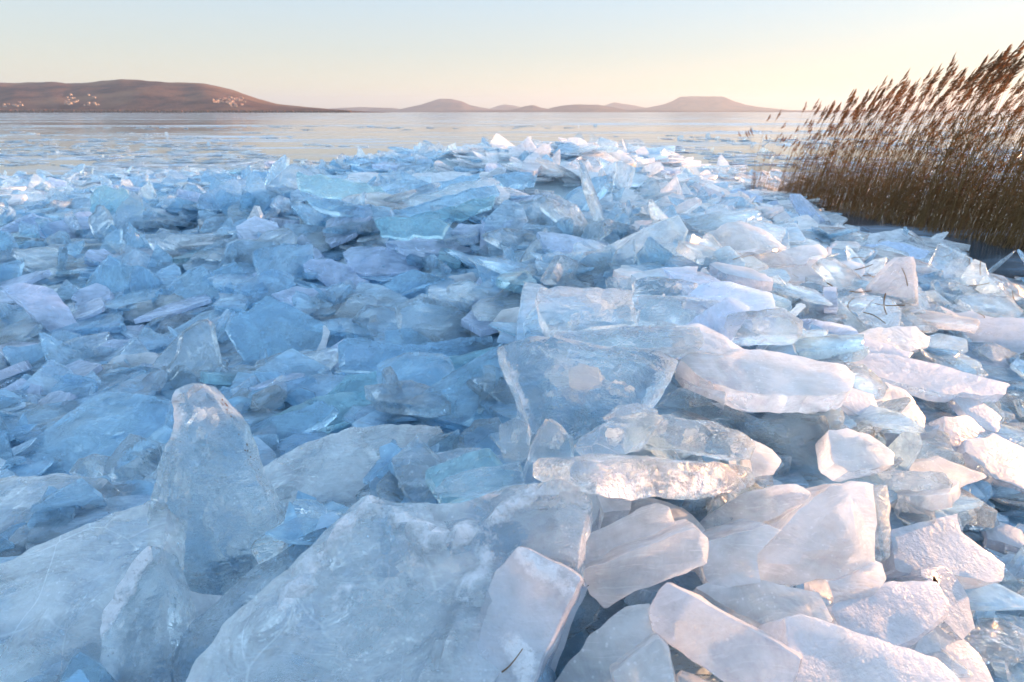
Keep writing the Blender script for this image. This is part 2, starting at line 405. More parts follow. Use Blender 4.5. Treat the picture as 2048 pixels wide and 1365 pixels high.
p = k.n('ShaderNodeBsdfPrincipled', Base__Color=c, Roughness=1, Normal=k.bump(k.noise(v, .03, 5, .7), .8, 9))
p.inputs['Specular IOR Level'].default_value = 0
M['forest'] = k.fin(p.outputs[0])
LH = [(-700,40),(-450,48),(-300,55),(-120,54),(0,56),(100,55),(150,53),(200,55),(260,59),(330,57),(400,55),(440,50),(480,39),(520,24),(555,15),(620,10),(680,5),(730,2),(780,0)]
hill('hills', LH, 3200, 1150, M['forest'], bumps=.16)
hill('hills', [(620,0),(660,7),(720,10),(790,8),(830,0)], 9800, 900, M['forest'])
hill('hills', [(740,0),(800,6),(840,14),(862,20),(880,25),(905,25),(925,21),(940,14),(965,9),(990,5),(1030,2),(1060,0)], 9000, 900, M['forest'])
hill('hills', [(960,0),(995,12),(1010,15),(1025,13),(1050,8),(1100,0)], 11500, 900, M['forest'])
hill('hills', [(1000,0),(1035,7),(1050,12),(1066,14),(1082,9),(1110,4),(1140,0)], 7600, 700, M['forest'])
hill('hills', [(1080,0),(1100,8),(1125,13),(1150,15),(1195,14),(1225,10),(1250,5),(1300,0)], 7800, 800, M['forest'])
hill('hills', [(1180,0),(1215,15),(1228,19),(1245,16),(1262,14),(1290,9),(1330,4),(1400,0)], 11000, 900, M['forest'])
hill('hills', [(1220,0),(1290,8),(1325,15),(1345,22),(1357,29),(1380,30),(1440,30),(1450,27),(1465,21),(1490,14),(1530,9),(1580,4),(1660,2),(1800,0)], 9300, 900, M['forest'])
hill('hills', [(780,0),(900,3),(1100,4),(1400,3),(1700,4),(2000,5),(2300,6),(2600,0)], 6800, 300, M['forest'])

# wooded shore at the foot of the near hill: one far-off mass
V = []; F = []
for i in range(2600):
    px = rnd.uniform(-250, 700); t_ = (px + 250) / 950
    y = rnd.uniform(1980, 2040) + 40 * t_; d = ray(px, 223); x = d.x / d.y * y
    h = rnd.uniform(5, 13) * (1 - .35 * t_); rw = rnd.uniform(4, 9); b = len(V); ph = rnd.random() * 6
    for q in range(5): V.append((x + rw * math.cos(ph + q * 1.257), y + rw * math.sin(ph + q * 1.257), -.2))
    for q in range(5): V.append((x + rw * .8 * math.cos(ph + .5 + q * 1.257), y + rw * .8 * math.sin(ph + .5 + q * 1.257), h * rnd.uniform(.5, .75)))
    V.append((x, y, h))
    for q in range(5):
        r_ = (q + 1) % 5; F += [(b + q, b + r_, b + 5 + r_, b + 5 + q), (b + 5 + q, b + 5 + r_, b + 10)]
M['shorewood'] = plain('bare_shore_wood', (.13, .075, .055), .95, .2, .4, .05, 0)
tag(obj('shore_wood', mesh('shore_wood', V, F, 180), M['shorewood']), 'brown bare wood along the foot of the near hill', 'trees', kind='stuff')

# hillside village: every house its own thing
M['house_wall'] = plain('house_wall', (.30, .24, .20), .8, 0, .1, .2); M['house_roof'] = plain('house_roof', (.34, .16, .11), .8, 0, .2, .2)
hv = [(-6,-4,0),(6,-4,0),(6,4,0),(-6,4,0),(-6,-4,5),(6,-4,5),(6,4,5),(-6,4,5)]
hw = mesh('house_wall', hv + [(-6,0,8.4),(6,0,8.4)], [(0,1,5,4),(1,2,6,5),(2,3,7,6),(3,0,4,7),(4,7,8),(6,5,9)])
hw.materials.append(M['house_wall'])
hr = mesh('house_roof', [(-6.7,-4.9,4.5),(6.7,-4.9,4.5),(6.7,0,8.7),(-6.7,0,8.7),(6.7,4.9,4.5),(-6.7,4.9,4.5)], [(0,1,2,3),(3,2,4,5)])
hr.materials.append(M['house_roof'])
clusters = [('tiny pale house in the village below the rounded end of the near hill', 42, (425,490), (195,214)),
            ('tiny pale house of the thin scatter on the middle slope of the near hill', 24, (130,205), (190,213)),
            ('tiny pale house in the small far hamlet at the outer end of the near hill', 12, (8,45), (204,214))]
for lab, cnt, xr, yr in clusters:
    for i in range(cnt):
        px, py = rnd.uniform(*xr), rnd.uniform(*yr)
        d = ray(px, py); gh = np.interp(px, [p[0] for p in LH], [p[1] for p in LH])
        # walk along the line of sight on to the hillside
        tgt = None
        for yy in np.linspace(2060, 3200, 300):
            u = (yy - 3200) / 1150; pv = max(0, 1 - abs(u) ** 1.7); z = gh / 2 / FPX * 3200 * pv
            if CAMZ + d.z / d.y * yy < z: tgt = (d.x / d.y * yy, yy, z - 1); break
        if tgt is None: continue
        e = obj('house', None); e.location = tgt; e.rotation_euler.z = rnd.uniform(-.7, .7); sx = rnd.uniform(.45, .85); e.scale = (sx, sx, sx)
        tag(e, lab, 'house', 'houses in ' + ('the village' if cnt == 42 else 'the hillside scatter' if cnt == 24 else 'the hamlet'))
        obj('wall', hw, None, e); obj('roof', hr, None, e)

# ------------------------------------------------------------------ the ice, block by block
C, TOP, FR = 'ice block', (0, -.28, 1), (-.1, -.8, .55)
def hb(name, label, mat, n, thick, poly, **kw): return hero(name, poly, n, thick, mat, label, **kw)
# the clear spire and what lies around it
hb('ice_spire', 'tall clear pointed ice spire standing upright with brown specks along one edge', 'glass', (.12, -.86, .42), .075,
   [(345,800),(347,776),(372,766),(402,769),(432,795),(472,862),(512,952),(560,1040),(588,1112),(580,1135),(520,1180),(450,1228),(402,1282),(372,1246),(340,1190),(302,1112),(302,1056),(312,980),(332,900),(352,846)], lift=.30, cat='ice spire', amp=.010, cut=.1, r=.015,
   ridge=[([(375,775),(395,900),(440,1010),(480,1180)], .035, .03, .25), ([(350,790),(362,840),(356,870)], .012, .02, .75), ([(330,920),(312,1010),(306,1100)], .02, .02, .2), ([(460,880),(520,1030)], .015, .02, .2)])
hb('ice_sheet', 'broad smooth bluish slab sloping away beside the clear spire', 'sheet', (-.16, -.45, .85), .09,
   [(-260,1250),(-60,1145),(150,1062),(300,992),(335,1010),(322,1110),(262,1180),(215,1250),(205,1420),(-200,1440)], lift=.06, amp=.006, cat='ice slab')
hb('ice_block', 'clear block with a warm sunlit crest at the foot of the spire', 'clear', (-.3, -.5, .8), .07,
   [(206,1250),(250,1155),(300,1092),(330,1150),(346,1202),(342,1420),(196,1420)], lift=.10, cat=C, ridge=[([(300,1100),(262,1160),(215,1245)], .015, .03, .75), ([(290,1340),(325,1250)], .01, .03, .4)])
hb('ice_sheet', 'big snow-rimmed slab, the largest of all, in front of the glowing block', 'sheet', (-.18, -.46, .85), .08,
   [(590,1120),(640,1060),(700,1012),(740,996),(850,1006),(1000,978),(1130,970),(1182,1002),(1172,1060),(1158,1160),(1040,1260),(960,1450),(330,1450),(380,1330),(450,1240),(540,1165)], lift=.12, amp=.010, r=.02, cat='ice slab', cut=.14,
   ridge=[([(560,1240),(640,1120),(735,1020),(800,1050),(870,1085),(960,1070),(1050,1010),(1120,985)], .035, .028, .55), ([(1010,1180),(900,1290),(800,1400)], .03, .02, .35), ([(660,1190),(700,1180)], .012, .012, .6), ([(640,1240),(720,1200)], .012, .012, .5), ([(1000,1080),(970,1150),(940,1210)], .02, .025, .5)])
hb('ice_sheet', 'smooth lower slab peeping out under the snow-rimmed slab beside the spire', 'frost', (-.1, -.5, .8), .06,
   [(340,1180),(470,1190),(600,1120),(600,1180),(450,1330),(340,1400)], lift=.0, cat='ice slab')
hb('ice_hump', 'rounded blue hump of ice behind the spire on the lake side', 'blue', (-.15, -.5, .8), .08,
   [(0,930),(60,880),(120,838),(190,790),(232,780),(340,800),(330,850),(270,900),(190,940),(60,975)], lift=.1, crown=.03, r=.02, cat='ice block')
hb('ice_block', 'dark faceted chunk wedged between the blue hump and the spire', 'glass', (.1, -.75, .6), .1,
   [(205,945),(225,905),(262,866),(320,885),(335,930),(310,985),(215,975)], lift=.1, cat=C, cut=.05)
hb('ice_block', 'little dark clear cube beside the blue hump', 'glass', (-.2, -.7, .6), .07, [(140,945),(158,915),(190,905),(196,948),(170,955)], lift=.1, cat=C, cut=.05)
hb('ice_sheet', 'low flat pale slab below the blue hump', 'sheet', (-.1, -.35, .9), .06, [(-80,1010),(0,955),(100,945),(215,962),(180,1005),(40,1050),(-80,1110)], lift=.06, cat='ice slab')
hb('ice_block', 'small clear block with white crazed front resting on the sloping blue slab', 'clear', (.1, -.75, .6), .06, [(608,902),(622,892),(690,868),(706,880),(695,925),(645,962),(618,940)], lift=.12, cat=C, cut=.06)
hb('ice_sheet', 'gently sloping wide blue slab between the spire and the clear shards', 'sheet', (-.15, -.42, .88), .07,
   [(480,985),(520,940),(600,895),(700,852),(800,846),(882,850),(862,885),(800,950),(735,1000),(620,1060),(560,1060)], lift=.07, cat='ice slab', crown=.012)
hb('ice_sheet', 'narrow glazed slab running up behind the spire tip', 'blue', (-.05, -.6, .75), .05, [(462,872),(530,838),(640,804),(668,814),(640,846),(520,892)], lift=.07, cat='ice slab')
hb('ice_sheet', 'thin blue slab lying lowest behind the sloping blue slab', 'teal', (0, -.4, .9), .05, [(500,850),(640,790),(800,770),(830,800),(700,842),(560,880)], lift=.03, cat='ice slab')
# glassy plates of the shaded lake half
hb('ice_plate', 'long rounded plank of pale ice tilted up with a white edge', 'plate', (.35, -.5, .75), .07,
   [(10,575),(40,566),(112,578),(146,630),(184,690),(181,711),(156,720),(134,706),(108,668),(52,620)], lift=.18, cat='ice plank', r=.014, cut=.2)
hb('ice_plate', 'small rounded pale plate just above the long plank', 'plate', (0, -.45, .9), .06, [(140,597),(160,576),(190,568),(222,580),(222,597),(165,617)], lift=.1, cat='ice plate')
hb('ice_plate', 'white-edged tilted plate pointing toward the lake, below the long plank end', 'frost', (-.1, -.6, .75), .045, [(208,732),(240,710),(308,706),(319,720),(308,750),(283,765),(258,752),(234,744)], lift=.12, cat='ice plate')
hb('ice_plate', 'flat lavender plate next to the lower end of the long plank', 'plate', (0, -.4, .9), .05, [(184,682),(240,676),(308,679),(312,692),(262,714),(190,716)], lift=.06, cat='ice plate')
hb('ice_plate', 'lavender plate lying just above the flat one by the plank', 'plate', (0, -.4, .9), .05, [(192,658),(220,650),(282,652),(292,664),(262,680),(198,680)], lift=.05, cat='ice plate')
hb('ice_plate', 'lavender plate in the dark gap under the blue hump', 'plate', (.1, -.45, .85), .05, [(-10,780),(40,760),(85,770),(70,800),(0,840)], lift=.05, cat='ice plate')
hb('ice_plate', 'pale plate leaning beside the gap above the blue hump', 'plate', (-.2, -.5, .8), .05, [(75,800),(110,782),(140,785),(125,815),(72,825)], lift=.05, cat='ice plate')
hb('ice_plate', 'glassy five-sided plate standing up with a bright rim', 'blue', (-.12, -.78, .55), .035, [(449,655),(478,628),(533,592),(592,618),(650,648),(642,700),(630,747),(560,745),(500,740),(470,694)], lift=.22, cat='ice plate', cut=.05)
hb('ice_bar', 'thin white upright bar of ice beside the five-sided plate', 'frost', (.35, -.8, .4), .03, [(650,652),(664,662),(654,704),(641,749),(626,749),(640,696)], lift=.28, cat='ice bar', cut=.06)
hb('ice_plate', 'oval lavender plate tilted in the middle of the bank', 'plate', (.2, -.5, .82), .055, [(604,528),(620,518),(668,516),(713,542),(757,580),(748,594),(690,584),(644,560)], lift=.14, cat='ice plate', cut=.22)
hb('ice_plate', 'lavender plate tilted up just behind the oval plate', 'plate', (-.3, -.6, .7), .05, [(540,515),(575,490),(604,468),(645,512),(610,532),(585,558),(556,545)], lift=.05, cat='ice plate', cut=.08)
hb('ice_plate', 'broad pale blue plate on the far side of the oval plate', 'plate', (.08, -.4, .9), .05, [(686,505),(704,494),(762,492),(842,522),(834,545),(778,552),(700,545)], lift=.06, cat='ice plate')
hb('ice_plate', 'blue triangular plate overlapping the oval plate tip', 'blue', (0, -.6, .75), .05, [(756,578),(790,550),(826,538),(890,556),(906,578),(850,588),(770,594)], lift=.1, cat='ice plate', cut=.06)
hb('ice_bar', 'short white bar lying crosswise near the crest block', 'frost', (0, -.6, .8), .05, [(890,556),(900,549),(975,546),(980,556),(962,562),(893,563)], lift=.12, cat='ice bar', cut=.08)
hb('ice_plate', 'triangular plate with curled white lower edge, lake side of a twin', 'blue', (-.15, -.65, .7), .045, [(330,575),(352,556),(404,528),(420,560),(472,596),(470,610),(410,606),(345,600)], lift=.12, cat='ice plate', cut=.06)
hb('ice_plate', 'triangular plate, the twin nearer the oval plate', 'blue', (.1, -.65, .7), .045, [(408,562),(440,535),(468,524),(500,555),(478,580),(440,578)], lift=.13, cat='ice plate', cut=.06)
hb('ice_plate', 'flat pale plate above the five-sided plate', 'plate', (.05, -.4, .9), .05, [(540,588),(590,572),(655,578),(650,600),(618,616),(570,604)], lift=.06, cat='ice plate')
hb('ice_plate', 'small pale plate under the triangular twins', 'plate', (.1, -.4, .9), .05, [(490,560),(520,540),(572,544),(576,565),(540,580),(500,578)], lift=.05, cat='ice plate')
hb('ice_block', 'clear rounded block between the white bar and the crest', 'clear', (-.1, -.75, .6), .08, [(704,640),(716,622),(735,608),(792,612),(792,672),(730,668)], lift=.15, cat=C)
hb('ice_sheet', 'see-through blue slab leaning toward the crest block', 'clear', (-.15, -.7, .65), .09, [(790,612),(845,588),(910,612),(985,645),(1000,668),(900,688),(800,690)], lift=.14, cat='ice slab', cut=.07)
hb('ice_sheet', 'long blue slab under the see-through slab', 'blue', (-.05, -.7, .65), .12, [(672,688),(690,672),(800,690),(980,672),(985,690),(900,722),(760,748),(682,738)], lift=.13, cat='ice slab', cut=.08)
hb('ice_sheet', 'wide teal slab sloping below the long blue slab', 'teal', (-.1, -.5, .8), .08, [(690,748),(840,728),(1000,690),(960,728),(830,800),(760,800),(650,800)], lift=.06, cat='ice slab')
hb('ice_sheet', 'blue tilted slab with a long raised ridge against the tall clear block', 'blue', (-.3, -.6, .7), .09, [(815,850),(822,806),(900,748),(1004,684),(1012,720),(985,800),(940,835),(870,862)], lift=.16, cat='ice slab', cut=.06)
hb('ice_shard', 'slim clear upright shard against the edge of the tall clear block', 'glass', (.2, -.85, .35), .04, [(968,735),(990,732),(990,765),(982,815),(960,830),(966,780)], lift=.2, cat='ice shard', cut=.06)
# the crest: clear blocks
hb('ice_block', 'square clear block with streaked top crowning the near crest', 'clear', (-.06, -.62, .75), .11, [(1072,588),(1082,576),(1180,574),(1272,577),(1276,648),(1180,654),(1102,660),(1080,630)], lift=.22, cat=C, cut=.04, r=.007)
hb('ice_block', 'rounded knob sticking out beside the square clear block', 'frost', (-.3, -.7, .6), .09, [(983,645),(1008,622),(1062,612),(1080,640),(1086,664),(1040,676),(1000,672)], lift=.16, cat=C, cut=.2, r=.02)
hb('ice_sheet', 'layered clear slab on the reed side of the square clear block', 'clear', (.04, -.5, .85), .07, [(1274,588),(1380,590),(1476,604),(1472,626),(1400,644),(1278,642)], lift=.14, cat='ice slab')
hb('ice_block', 'tiny clear prism perched on the square clear block', 'glass', (-.1, -.85, .4), .05, [(1211,558),(1218,552),(1262,554),(1264,582),(1214,580)], lift=.3, cat=C, cut=.03, r=.005)
hb('ice_block', 'glassy bar with a hollow arch perched behind the square clear block', 'glass', (0, -.8, .5), .06, [(1268,560),(1300,552),(1360,556),(1394,566),(1397,590),(1340,592),(1272,588)], lift=.27, cat=C, cut=.08)
hb('ice_sheet', 'thin flat slab roofing the glassy arched bar', 'frost', (0, -.35, .95), .035, [(1262,548),(1310,536),(1400,532),(1390,548),(1340,556),(1275,556)], lift=.2, cat='ice slab')
hb('ice_block', 'clear block whose white end faces the square crest block', 'clear', (-.2, -.7, .65), .09, [(1448,655),(1458,632),(1500,618),(1566,614),(1606,642),(1606,668),(1540,672),(1470,676)], lift=.2, cat=C, cut=.08)
hb('ice_block', 'bright upright fragment leaning behind the layered slab', 'clear', (.3, -.75, .5), .05, [(1400,600),(1418,580),(1448,566),(1456,584),(1430,600),(1408,608)], lift=.2, cat=C, cut=.05)
hb('ice_block', 'tall clear block with a bright upright edge below the crest', 'clear', (.1, -.84, .42), .15,
   [(1010,690),(1060,672),(1150,682),(1240,692),(1322,702),(1362,722),(1342,765),(1312,812),(1250,858),(1180,886),(1110,890),(1066,872),(1040,810),(1022,750)], lift=.22, cat=C, cut=.05, ridge=[([(1016,700),(1030,760),(1052,830)], .015, .02, .6), ([(1060,680),(1200,700),(1330,715)], .015, .025, .15)])
hb('ice_block', 'white crazed lump frozen in front of the tall clear block', 'frost', (-.1, -.8, .5), .03, [(1136,735),(1160,725),(1196,732),(1198,765),(1160,776),(1140,768)], lift=.245, cat=C, cut=.08)
hb('ice_sheet', 'big round-edged frosted slab lying on the clear blocks', 'frost', (.02, -.36, .93), .075,
   [(1352,716),(1378,702),(1460,692),(1590,705),(1690,728),(1712,752),(1706,782),(1640,790),(1570,793),(1470,782),(1394,752)], lift=.25, cat='ice slab', r=.012, cut=.22)
hb('ice_sheet', 'warm tinted slab tucked above the big round-edged slab', 'frost', (.2, -.5, .8), .06, [(1352,650),(1400,645),(1440,665),(1490,700),(1440,706),(1370,690)], lift=.2, cat='ice slab')
hb('ice_sheet', 'long clear ledge with fluted edge under the square crest block', 'clear', (0, -.75, .6), .12, [(1108,662),(1270,656),(1400,652),(1412,690),(1300,700),(1130,690)], lift=.2, cat='ice slab', cut=.06)
hb('ice_sheet', 'dark shadowed slab under the big round-edged slab', 'glass', (.1, -.75, .6), .1, [(1320,810),(1360,775),(1420,800),(1540,845),(1650,830),(1665,880),(1640,960),(1555,940),(1500,870),(1400,830)], lift=.13, cat='ice slab')
hb('ice_block', 'fluted clear block with striped front above the glowing block', 'glass', (.12, -.78, .55), .09, [(1278,842),(1292,832),(1345,826),(1430,846),(1500,870),(1514,892),(1502,922),(1420,902),(1296,898)], lift=.2, cat=C, cut=.04)
hb('ice_block', 'rounded bright clear chunk touching the fluted block', 'clear', (-.25, -.75, .5), .08, [(1146,886),(1168,866),(1230,832),(1284,822),(1320,834),(1292,880),(1276,902),(1210,917),(1160,912)], lift=.19, cat=C, cut=.12)
hb('ice_sheet', 'small dome of clear ice behind the rounded bright chunk', 'clear', (-.1, -.8, .5), .06, [(1205,838),(1230,812),(1270,806),(1316,822),(1290,838),(1240,842)], lift=.15, cat=C)
hb('ice_block', 'glowing block, its front lit gold by the sun', 'clear', (.55, -.72, .42), .10, [(1138,930),(1150,914),(1250,918),(1420,926),(1500,936),(1510,964),(1482,986),(1390,996),(1260,998),(1182,986),(1140,962)], lift=.23, cat=C, cut=.08, r=.012, ridge=[([(1200,970),(1300,975),(1440,960)], .006, .035, .55)])
hb('ice_sheet', 'cloudy slab rounding off the reed end of the fluted block', 'frost', (.3, -.7, .6), .07, [(1498,872),(1545,894),(1560,920),(1546,948),(1508,952),(1496,900)], lift=.16, cat='ice slab')
hb('ice_shard', 'triangular clear shard pointing up beside the glowing block', 'clear', (.1, -.8, .5), .05, [(1102,838),(1130,850),(1152,872),(1150,960),(1048,979),(1068,912)], lift=.17, cat='ice shard', cut=.04)
hb('ice_block', 'clear round chunk with swirled face between the sloping slab and the triangular shard', 'glass', (-.15, -.75, .6), .08, [(846,905),(868,870),(905,862),(918,892),(895,935),(868,945)], lift=.16, cat=C)
hb('ice_block', 'clear broken prism leaning over the snow-rimmed slab', 'clear', (-.1, -.7, .65), .08, [(905,880),(950,840),(1000,832),(1012,880),(990,930),(920,955),(880,972)], lift=.15, cat=C, cut=.06)
hb('ice_shard', 'white-ended clear bar lying against the snow-rimmed slab', 'clear', (0, -.65, .7), .06, [(860,985),(890,955),(980,930),(1042,920),(1046,965),(960,985)], lift=.17, cat='ice shard', cut=.06)
hb('ice_block', 'clear stump squeezed between the broken prism and the triangular shard', 'glass', (.05, -.8, .5), .07, [(1000,850),(1030,832),(1058,845),(1062,900),(1040,930),(1008,915)], lift=.15, cat=C, cut=.07)
# blocks and slabs with hoar frost near the glowing block
hb('ice_block', 'snow-crusted wedge rising to a blunt point', 'snow', (-.25, -.62, .74), .11, [(1040,1090),(1062,1096),(1168,1152),(1120,1250),(1040,1450),(880,1450),(960,1212),(988,1136)], lift=.16, cat=C, r=.014, flare=-.1, ridge=[([(1050,1100),(1095,1140),(1140,1165)], .010, .030, .6), ([(1030,1290),(1060,1330)], .01, .03, .7)])
hb('ice_block', 'clear-topped block tilted behind the frosted oblong block', 'frost', (-.1, -.5, .85), .06, [(1142,1088),(1180,1060),(1312,1006),(1338,1016),(1354,1052),(1165,1142),(1142,1120)], lift=.12, cat=C)
hb('ice_block', 'frosted oblong block with a pale flat front', 'frost', (-.12, -.82, .5), .10, [(1165,1142),(1280,1092),(1392,1054),(1416,1080),(1412,1130),(1310,1172),(1212,1214),(1180,1190)], lift=.16, cat=C, r=.012)
hb('ice_sheet', 'round-shouldered frosted slab behind the frosted oblong block', 'frost', (-.2, -.6, .75), .08, [(1388,1052),(1440,1010),(1502,974),(1590,964),(1618,985),(1610,1006),(1530,1046),(1420,1078)], lift=.13, cat='ice slab', cut=.2)
hb('ice_sheet', 'lavender slab face under the big faceted lump', 'frost', (0, -.8, .55), .1, [(1412,1085),(1530,1048),(1560,1060),(1510,1110),(1520,1165),(1420,1180),(1405,1140)], lift=.11, cat='ice slab')
hb('ice_block', 'big faceted frosted lump with a clear window in its face', 'frost', (.05, -.72, .66), .13, [(1504,1140),(1512,1108),(1542,1080),(1602,1018),(1662,970),(1720,956),(1752,966),(1756,1060),(1750,1120),(1740,1136),(1700,1152),(1602,1172),(1532,1170)], lift=.25, cat=C, crown=.035, r=.016, amp=.008)
hb('ice_block', 'small rough block carrying the big faceted lump', 'frost', (.1, -.8, .5), .08, [(1652,1160),(1700,1150),(1762,1128),(1772,1160),(1742,1190),(1660,1208)], lift=.17, cat=C)
hb('ice_sheet', 'rippled snowy slab below the big faceted lump', 'snow', (.12, -.5, .85), .08, [(1662,1216),(1700,1188),(1770,1158),(1870,1158),(1904,1208),(1896,1242),(1820,1292),(1780,1302),(1680,1262)], lift=.14, cat='ice slab', r=.016, cut=.2)
hb('ice_block', 'oblong block with one long edge lit bright by the sun', 'snow', (-.42, -.62, .66), .10, [(1332,1168),(1470,1240),(1602,1318),(1590,1360),(1540,1420),(1400,1340),(1300,1262),(1296,1216)], lift=.20, cat=C, r=.014, cut=.08)
hb('ice_sheet', 'frosted slab slipping under the sun-edged oblong block', 'frost', (.1, -.55, .8), .08, [(1392,1180),(1460,1150),(1560,1170),(1640,1180),(1668,1240),(1560,1260),(1480,1225)], lift=.1, cat='ice slab')
hb('ice_sheet', 'large sparkling snowy slab below the rippled snowy slab', 'snow', (.12, -.55, .82), .09, [(1566,1234),(1600,1226),(1722,1266),(1872,1312),(1930,1370),(1980,1450),(1620,1450),(1580,1330)], lift=.2, cat='ice slab', r=.014)
hb('ice_sheet', 'snowy slab half covered by the sparkling snowy slab', 'snow', (.2, -.5, .84), .08, [(1830,1300),(1850,1258),(1902,1250),(1962,1310),(2010,1400),(1950,1430),(1880,1330)], lift=.12, cat='ice slab', r=.014)
hb('ice_sheet', 'rounded snowy slab standing behind the rippled snowy slab', 'snow', (.35, -.6, .7), .06, [(1840,1146),(1890,1138),(1940,1198),(1954,1258),(1932,1284),(1890,1242),(1870,1166)], lift=.09, cat='ice slab')
hb('ice_sheet', 'wide blue-white slab on the reed side of the big faceted lump', 'snow', (.15, -.5, .84), .09, [(1784,1062),(1850,1040),(1915,1024),(1925,1062),(2012,1130),(2000,1162),(1850,1142),(1790,1140)], lift=.1, cat='ice slab')
hb('ice_block', 'shadowed narrow block behind the big faceted lump', 'glass', (.3, -.7, .6), .08, [(1755,980),(1775,968),(1782,1010),(1780,1110),(1762,1120),(1756,1060)], lift=.14, cat=C)
hb('ice_sheet', 'thick snow-topped slab with a dark blue side facing the reeds', 'snow', (.22, -.36, .9), .09, [(1926,900),(1932,880),(1990,868),(2060,900),(2140,960),(2140,1020),(2040,975),(1990,955)], lift=.12, cat='ice slab', cut=.1)
hb('ice_sheet', 'pale snowy slab set upright above the thick snow-topped slab', 'snow', (.2, -.6, .75), .06, [(1884,832),(1932,828),(1972,862),(1934,880),(1925,922),(1892,902)], lift=.08, cat='ice slab')
hb('ice_block', 'horizontal dull block between the faceted lump and the thick snow-topped slab', 'clear', (0, -.8, .55), .08, [(1690,950),(1762,932),(1890,944),(1906,966),(1900,986),(1800,980),(1720,976)], lift=.16, cat=C)
hb('ice_block', 'smoky clear block with a bright fracture in one end', 'glass', (.1, -.8, .5), .09, [(1786,906),(1880,893),(1926,908),(1932,936),(1892,950),(1800,934)], lift=.14, cat=C)
hb('ice_sheet', 'rounded slab with a shaded blue top beside the smoky clear block', 'frost', (.1, -.55, .8), .07, [(1660,862),(1700,855),(1745,868),(1792,905),(1786,926),(1700,942),(1668,925)], lift=.14, cat='ice slab', cut=.2)
hb('ice_sheet', 'snowy bevelled slab leaning below the big round-edged slab'.replace('bevelled ', ''), 'snow', (.25, -.55, .78), .06, [(1706,748),(1760,760),(1812,782),(1852,832),(1846,862),(1800,862),(1700,812),(1660,800)], lift=.17, cat='ice slab')
hb('ice_sheet', 'sunlit pitted slab tucked under the leaning snowy slab', 'snow', (.15, -.75, .6), .06, [(1690,842),(1760,850),(1850,866),(1880,850),(1860,890),(1790,900),(1720,870)], lift=.12, cat='ice slab')
hb('ice_sheet', 'long snowy ledge reaching from the big round-edged slab toward the reeds', 'snow', (.12, -.4, .9), .05, [(1645,718),(1700,704),(1790,708),(1930,742),(2018,770),(2010,788),(1900,788),(1800,768),(1720,745)], lift=.14, cat='ice slab')
hb('ice_sheet', 'shorter snowy ledge lying on the long snowy ledge', 'snow', (.12, -.4, .9), .05, [(1660,672),(1740,680),(1826,706),(1820,718),(1740,708),(1666,692)], lift=.17, cat='ice slab')
hb('ice_block', 'white-edged block forming the tip of the long snowy ledge', 'frost', (.1, -.7, .65), .05, [(1820,768),(1900,762),(2012,772),(2000,796),(1900,792),(1826,786)], lift=.16, cat=C)
hb('ice_block', 'hook-shaped rounded block with a sunny tip above the shorter ledge', 'frost', (.3, -.6, .7), .06, [(1700,672),(1760,652),(1830,652),(1862,675),(1855,695),(1810,705),(1740,690)], lift=.08, cat=C)
hb('ice_block', 'sunlit rounded block lying on the shaded slope near the reeds', 'frost', (.3, -.6, .7), .06, [(1855,706),(1890,698),(1950,715),(1952,724),(1915,732),(1868,720)], lift=.09, cat=C)
hb('ice_sheet', 'cloudy slab lying deep between the snow-crusted wedge and the sun-edged block', 'frost', (-.1, -.5, .85), .07, [(1090,1420),(1110,1360),(1180,1262),(1250,1214),(1302,1206),(1312,1270),(1260,1320),(1200,1430)], lift=.08, cat='ice slab')
hb('ice_block', 'lavender stub wedged under the sun-edged block', 'frost', (-.1, -.7, .7), .08, [(1218,1335),(1320,1276),(1338,1290),(1352,1370),(1310,1430),(1240,1430)], lift=.12, cat=C)
hb('ice_sheet', 'clear slab filling the gap beside the frosted oblong block', 'clear', (-.1, -.6, .75), .06, [(1110,1130),(1150,1120),(1200,1200),(1190,1240),(1130,1280),(1150,1190)], lift=.06, cat='ice slab')
hb('ice_sheet', 'clear bluish slab bridging the gap between the spire foot and the snow-rimmed slab', 'clear', (-.2, -.5, .82), .06, [(330,1330),(380,1250),(480,1160),(600,1080),(655,1050),(640,1110),(540,1200),(430,1300),(370,1400)], lift=.09, cat='ice slab')
hb('ice_sheet', 'frosted slab lying lowest under the sun-edged block', 'frost', (-.05, -.5, .85), .08, [(1360,1340),(1440,1370),(1560,1400),(1560,1500),(1330,1500)], lift=.1, cat='ice slab')
# the upper reed side of the crest
hb('ice_sheet', 'long thin slab with jagged tip under the rusty-flecked slab', 'frost', (.02, -.5, .86), .06, [(1455,545),(1480,522),(1600,515),(1735,526),(1730,548),(1690,566),(1560,562),(1470,566)], lift=.16, cat='ice slab')
hb('ice_sheet', 'rusty-flecked slab with dark specks on its warm top', 'frost', (.1, -.55, .8), .06, [(1456,505),(1530,498),(1640,488),(1655,505),(1600,528),(1480,530)], lift=.16, cat='ice slab')
hb('ice_sheet', 'rose-tinted slab leaning up behind the rusty-flecked slab', 'frost', (.2, -.75, .55), .06, [(1400,478),(1440,450),(1480,440),(1530,462),(1575,496),(1520,500),(1430,500)], lift=.12, cat='ice slab')
hb('ice_sheet', 'blue-white bench of ice below the long thin slab', 'clear', (.02, -.7, .65), .12, [(1462,570),(1600,565),(1725,580),(1728,600),(1640,625),(1480,610)], lift=.13, cat='ice slab')
hb('ice_block', 'bubbly rounded end block of the blue-white bench', 'frost', (.2, -.75, .6), .07, [(1690,600),(1720,575),(1732,592),(1726,625),(1700,640)], lift=.14, cat=C)
hb('ice_bar', 'white bar of ice jutting out over the dark ice toward the reeds', 'frost', (0, -.45, .88), .05, [(1664,484),(1700,472),(1812,456),(1827,463),(1822,473),(1742,492),(1680,500)], lift=.22, cat='ice bar', cut=.14)
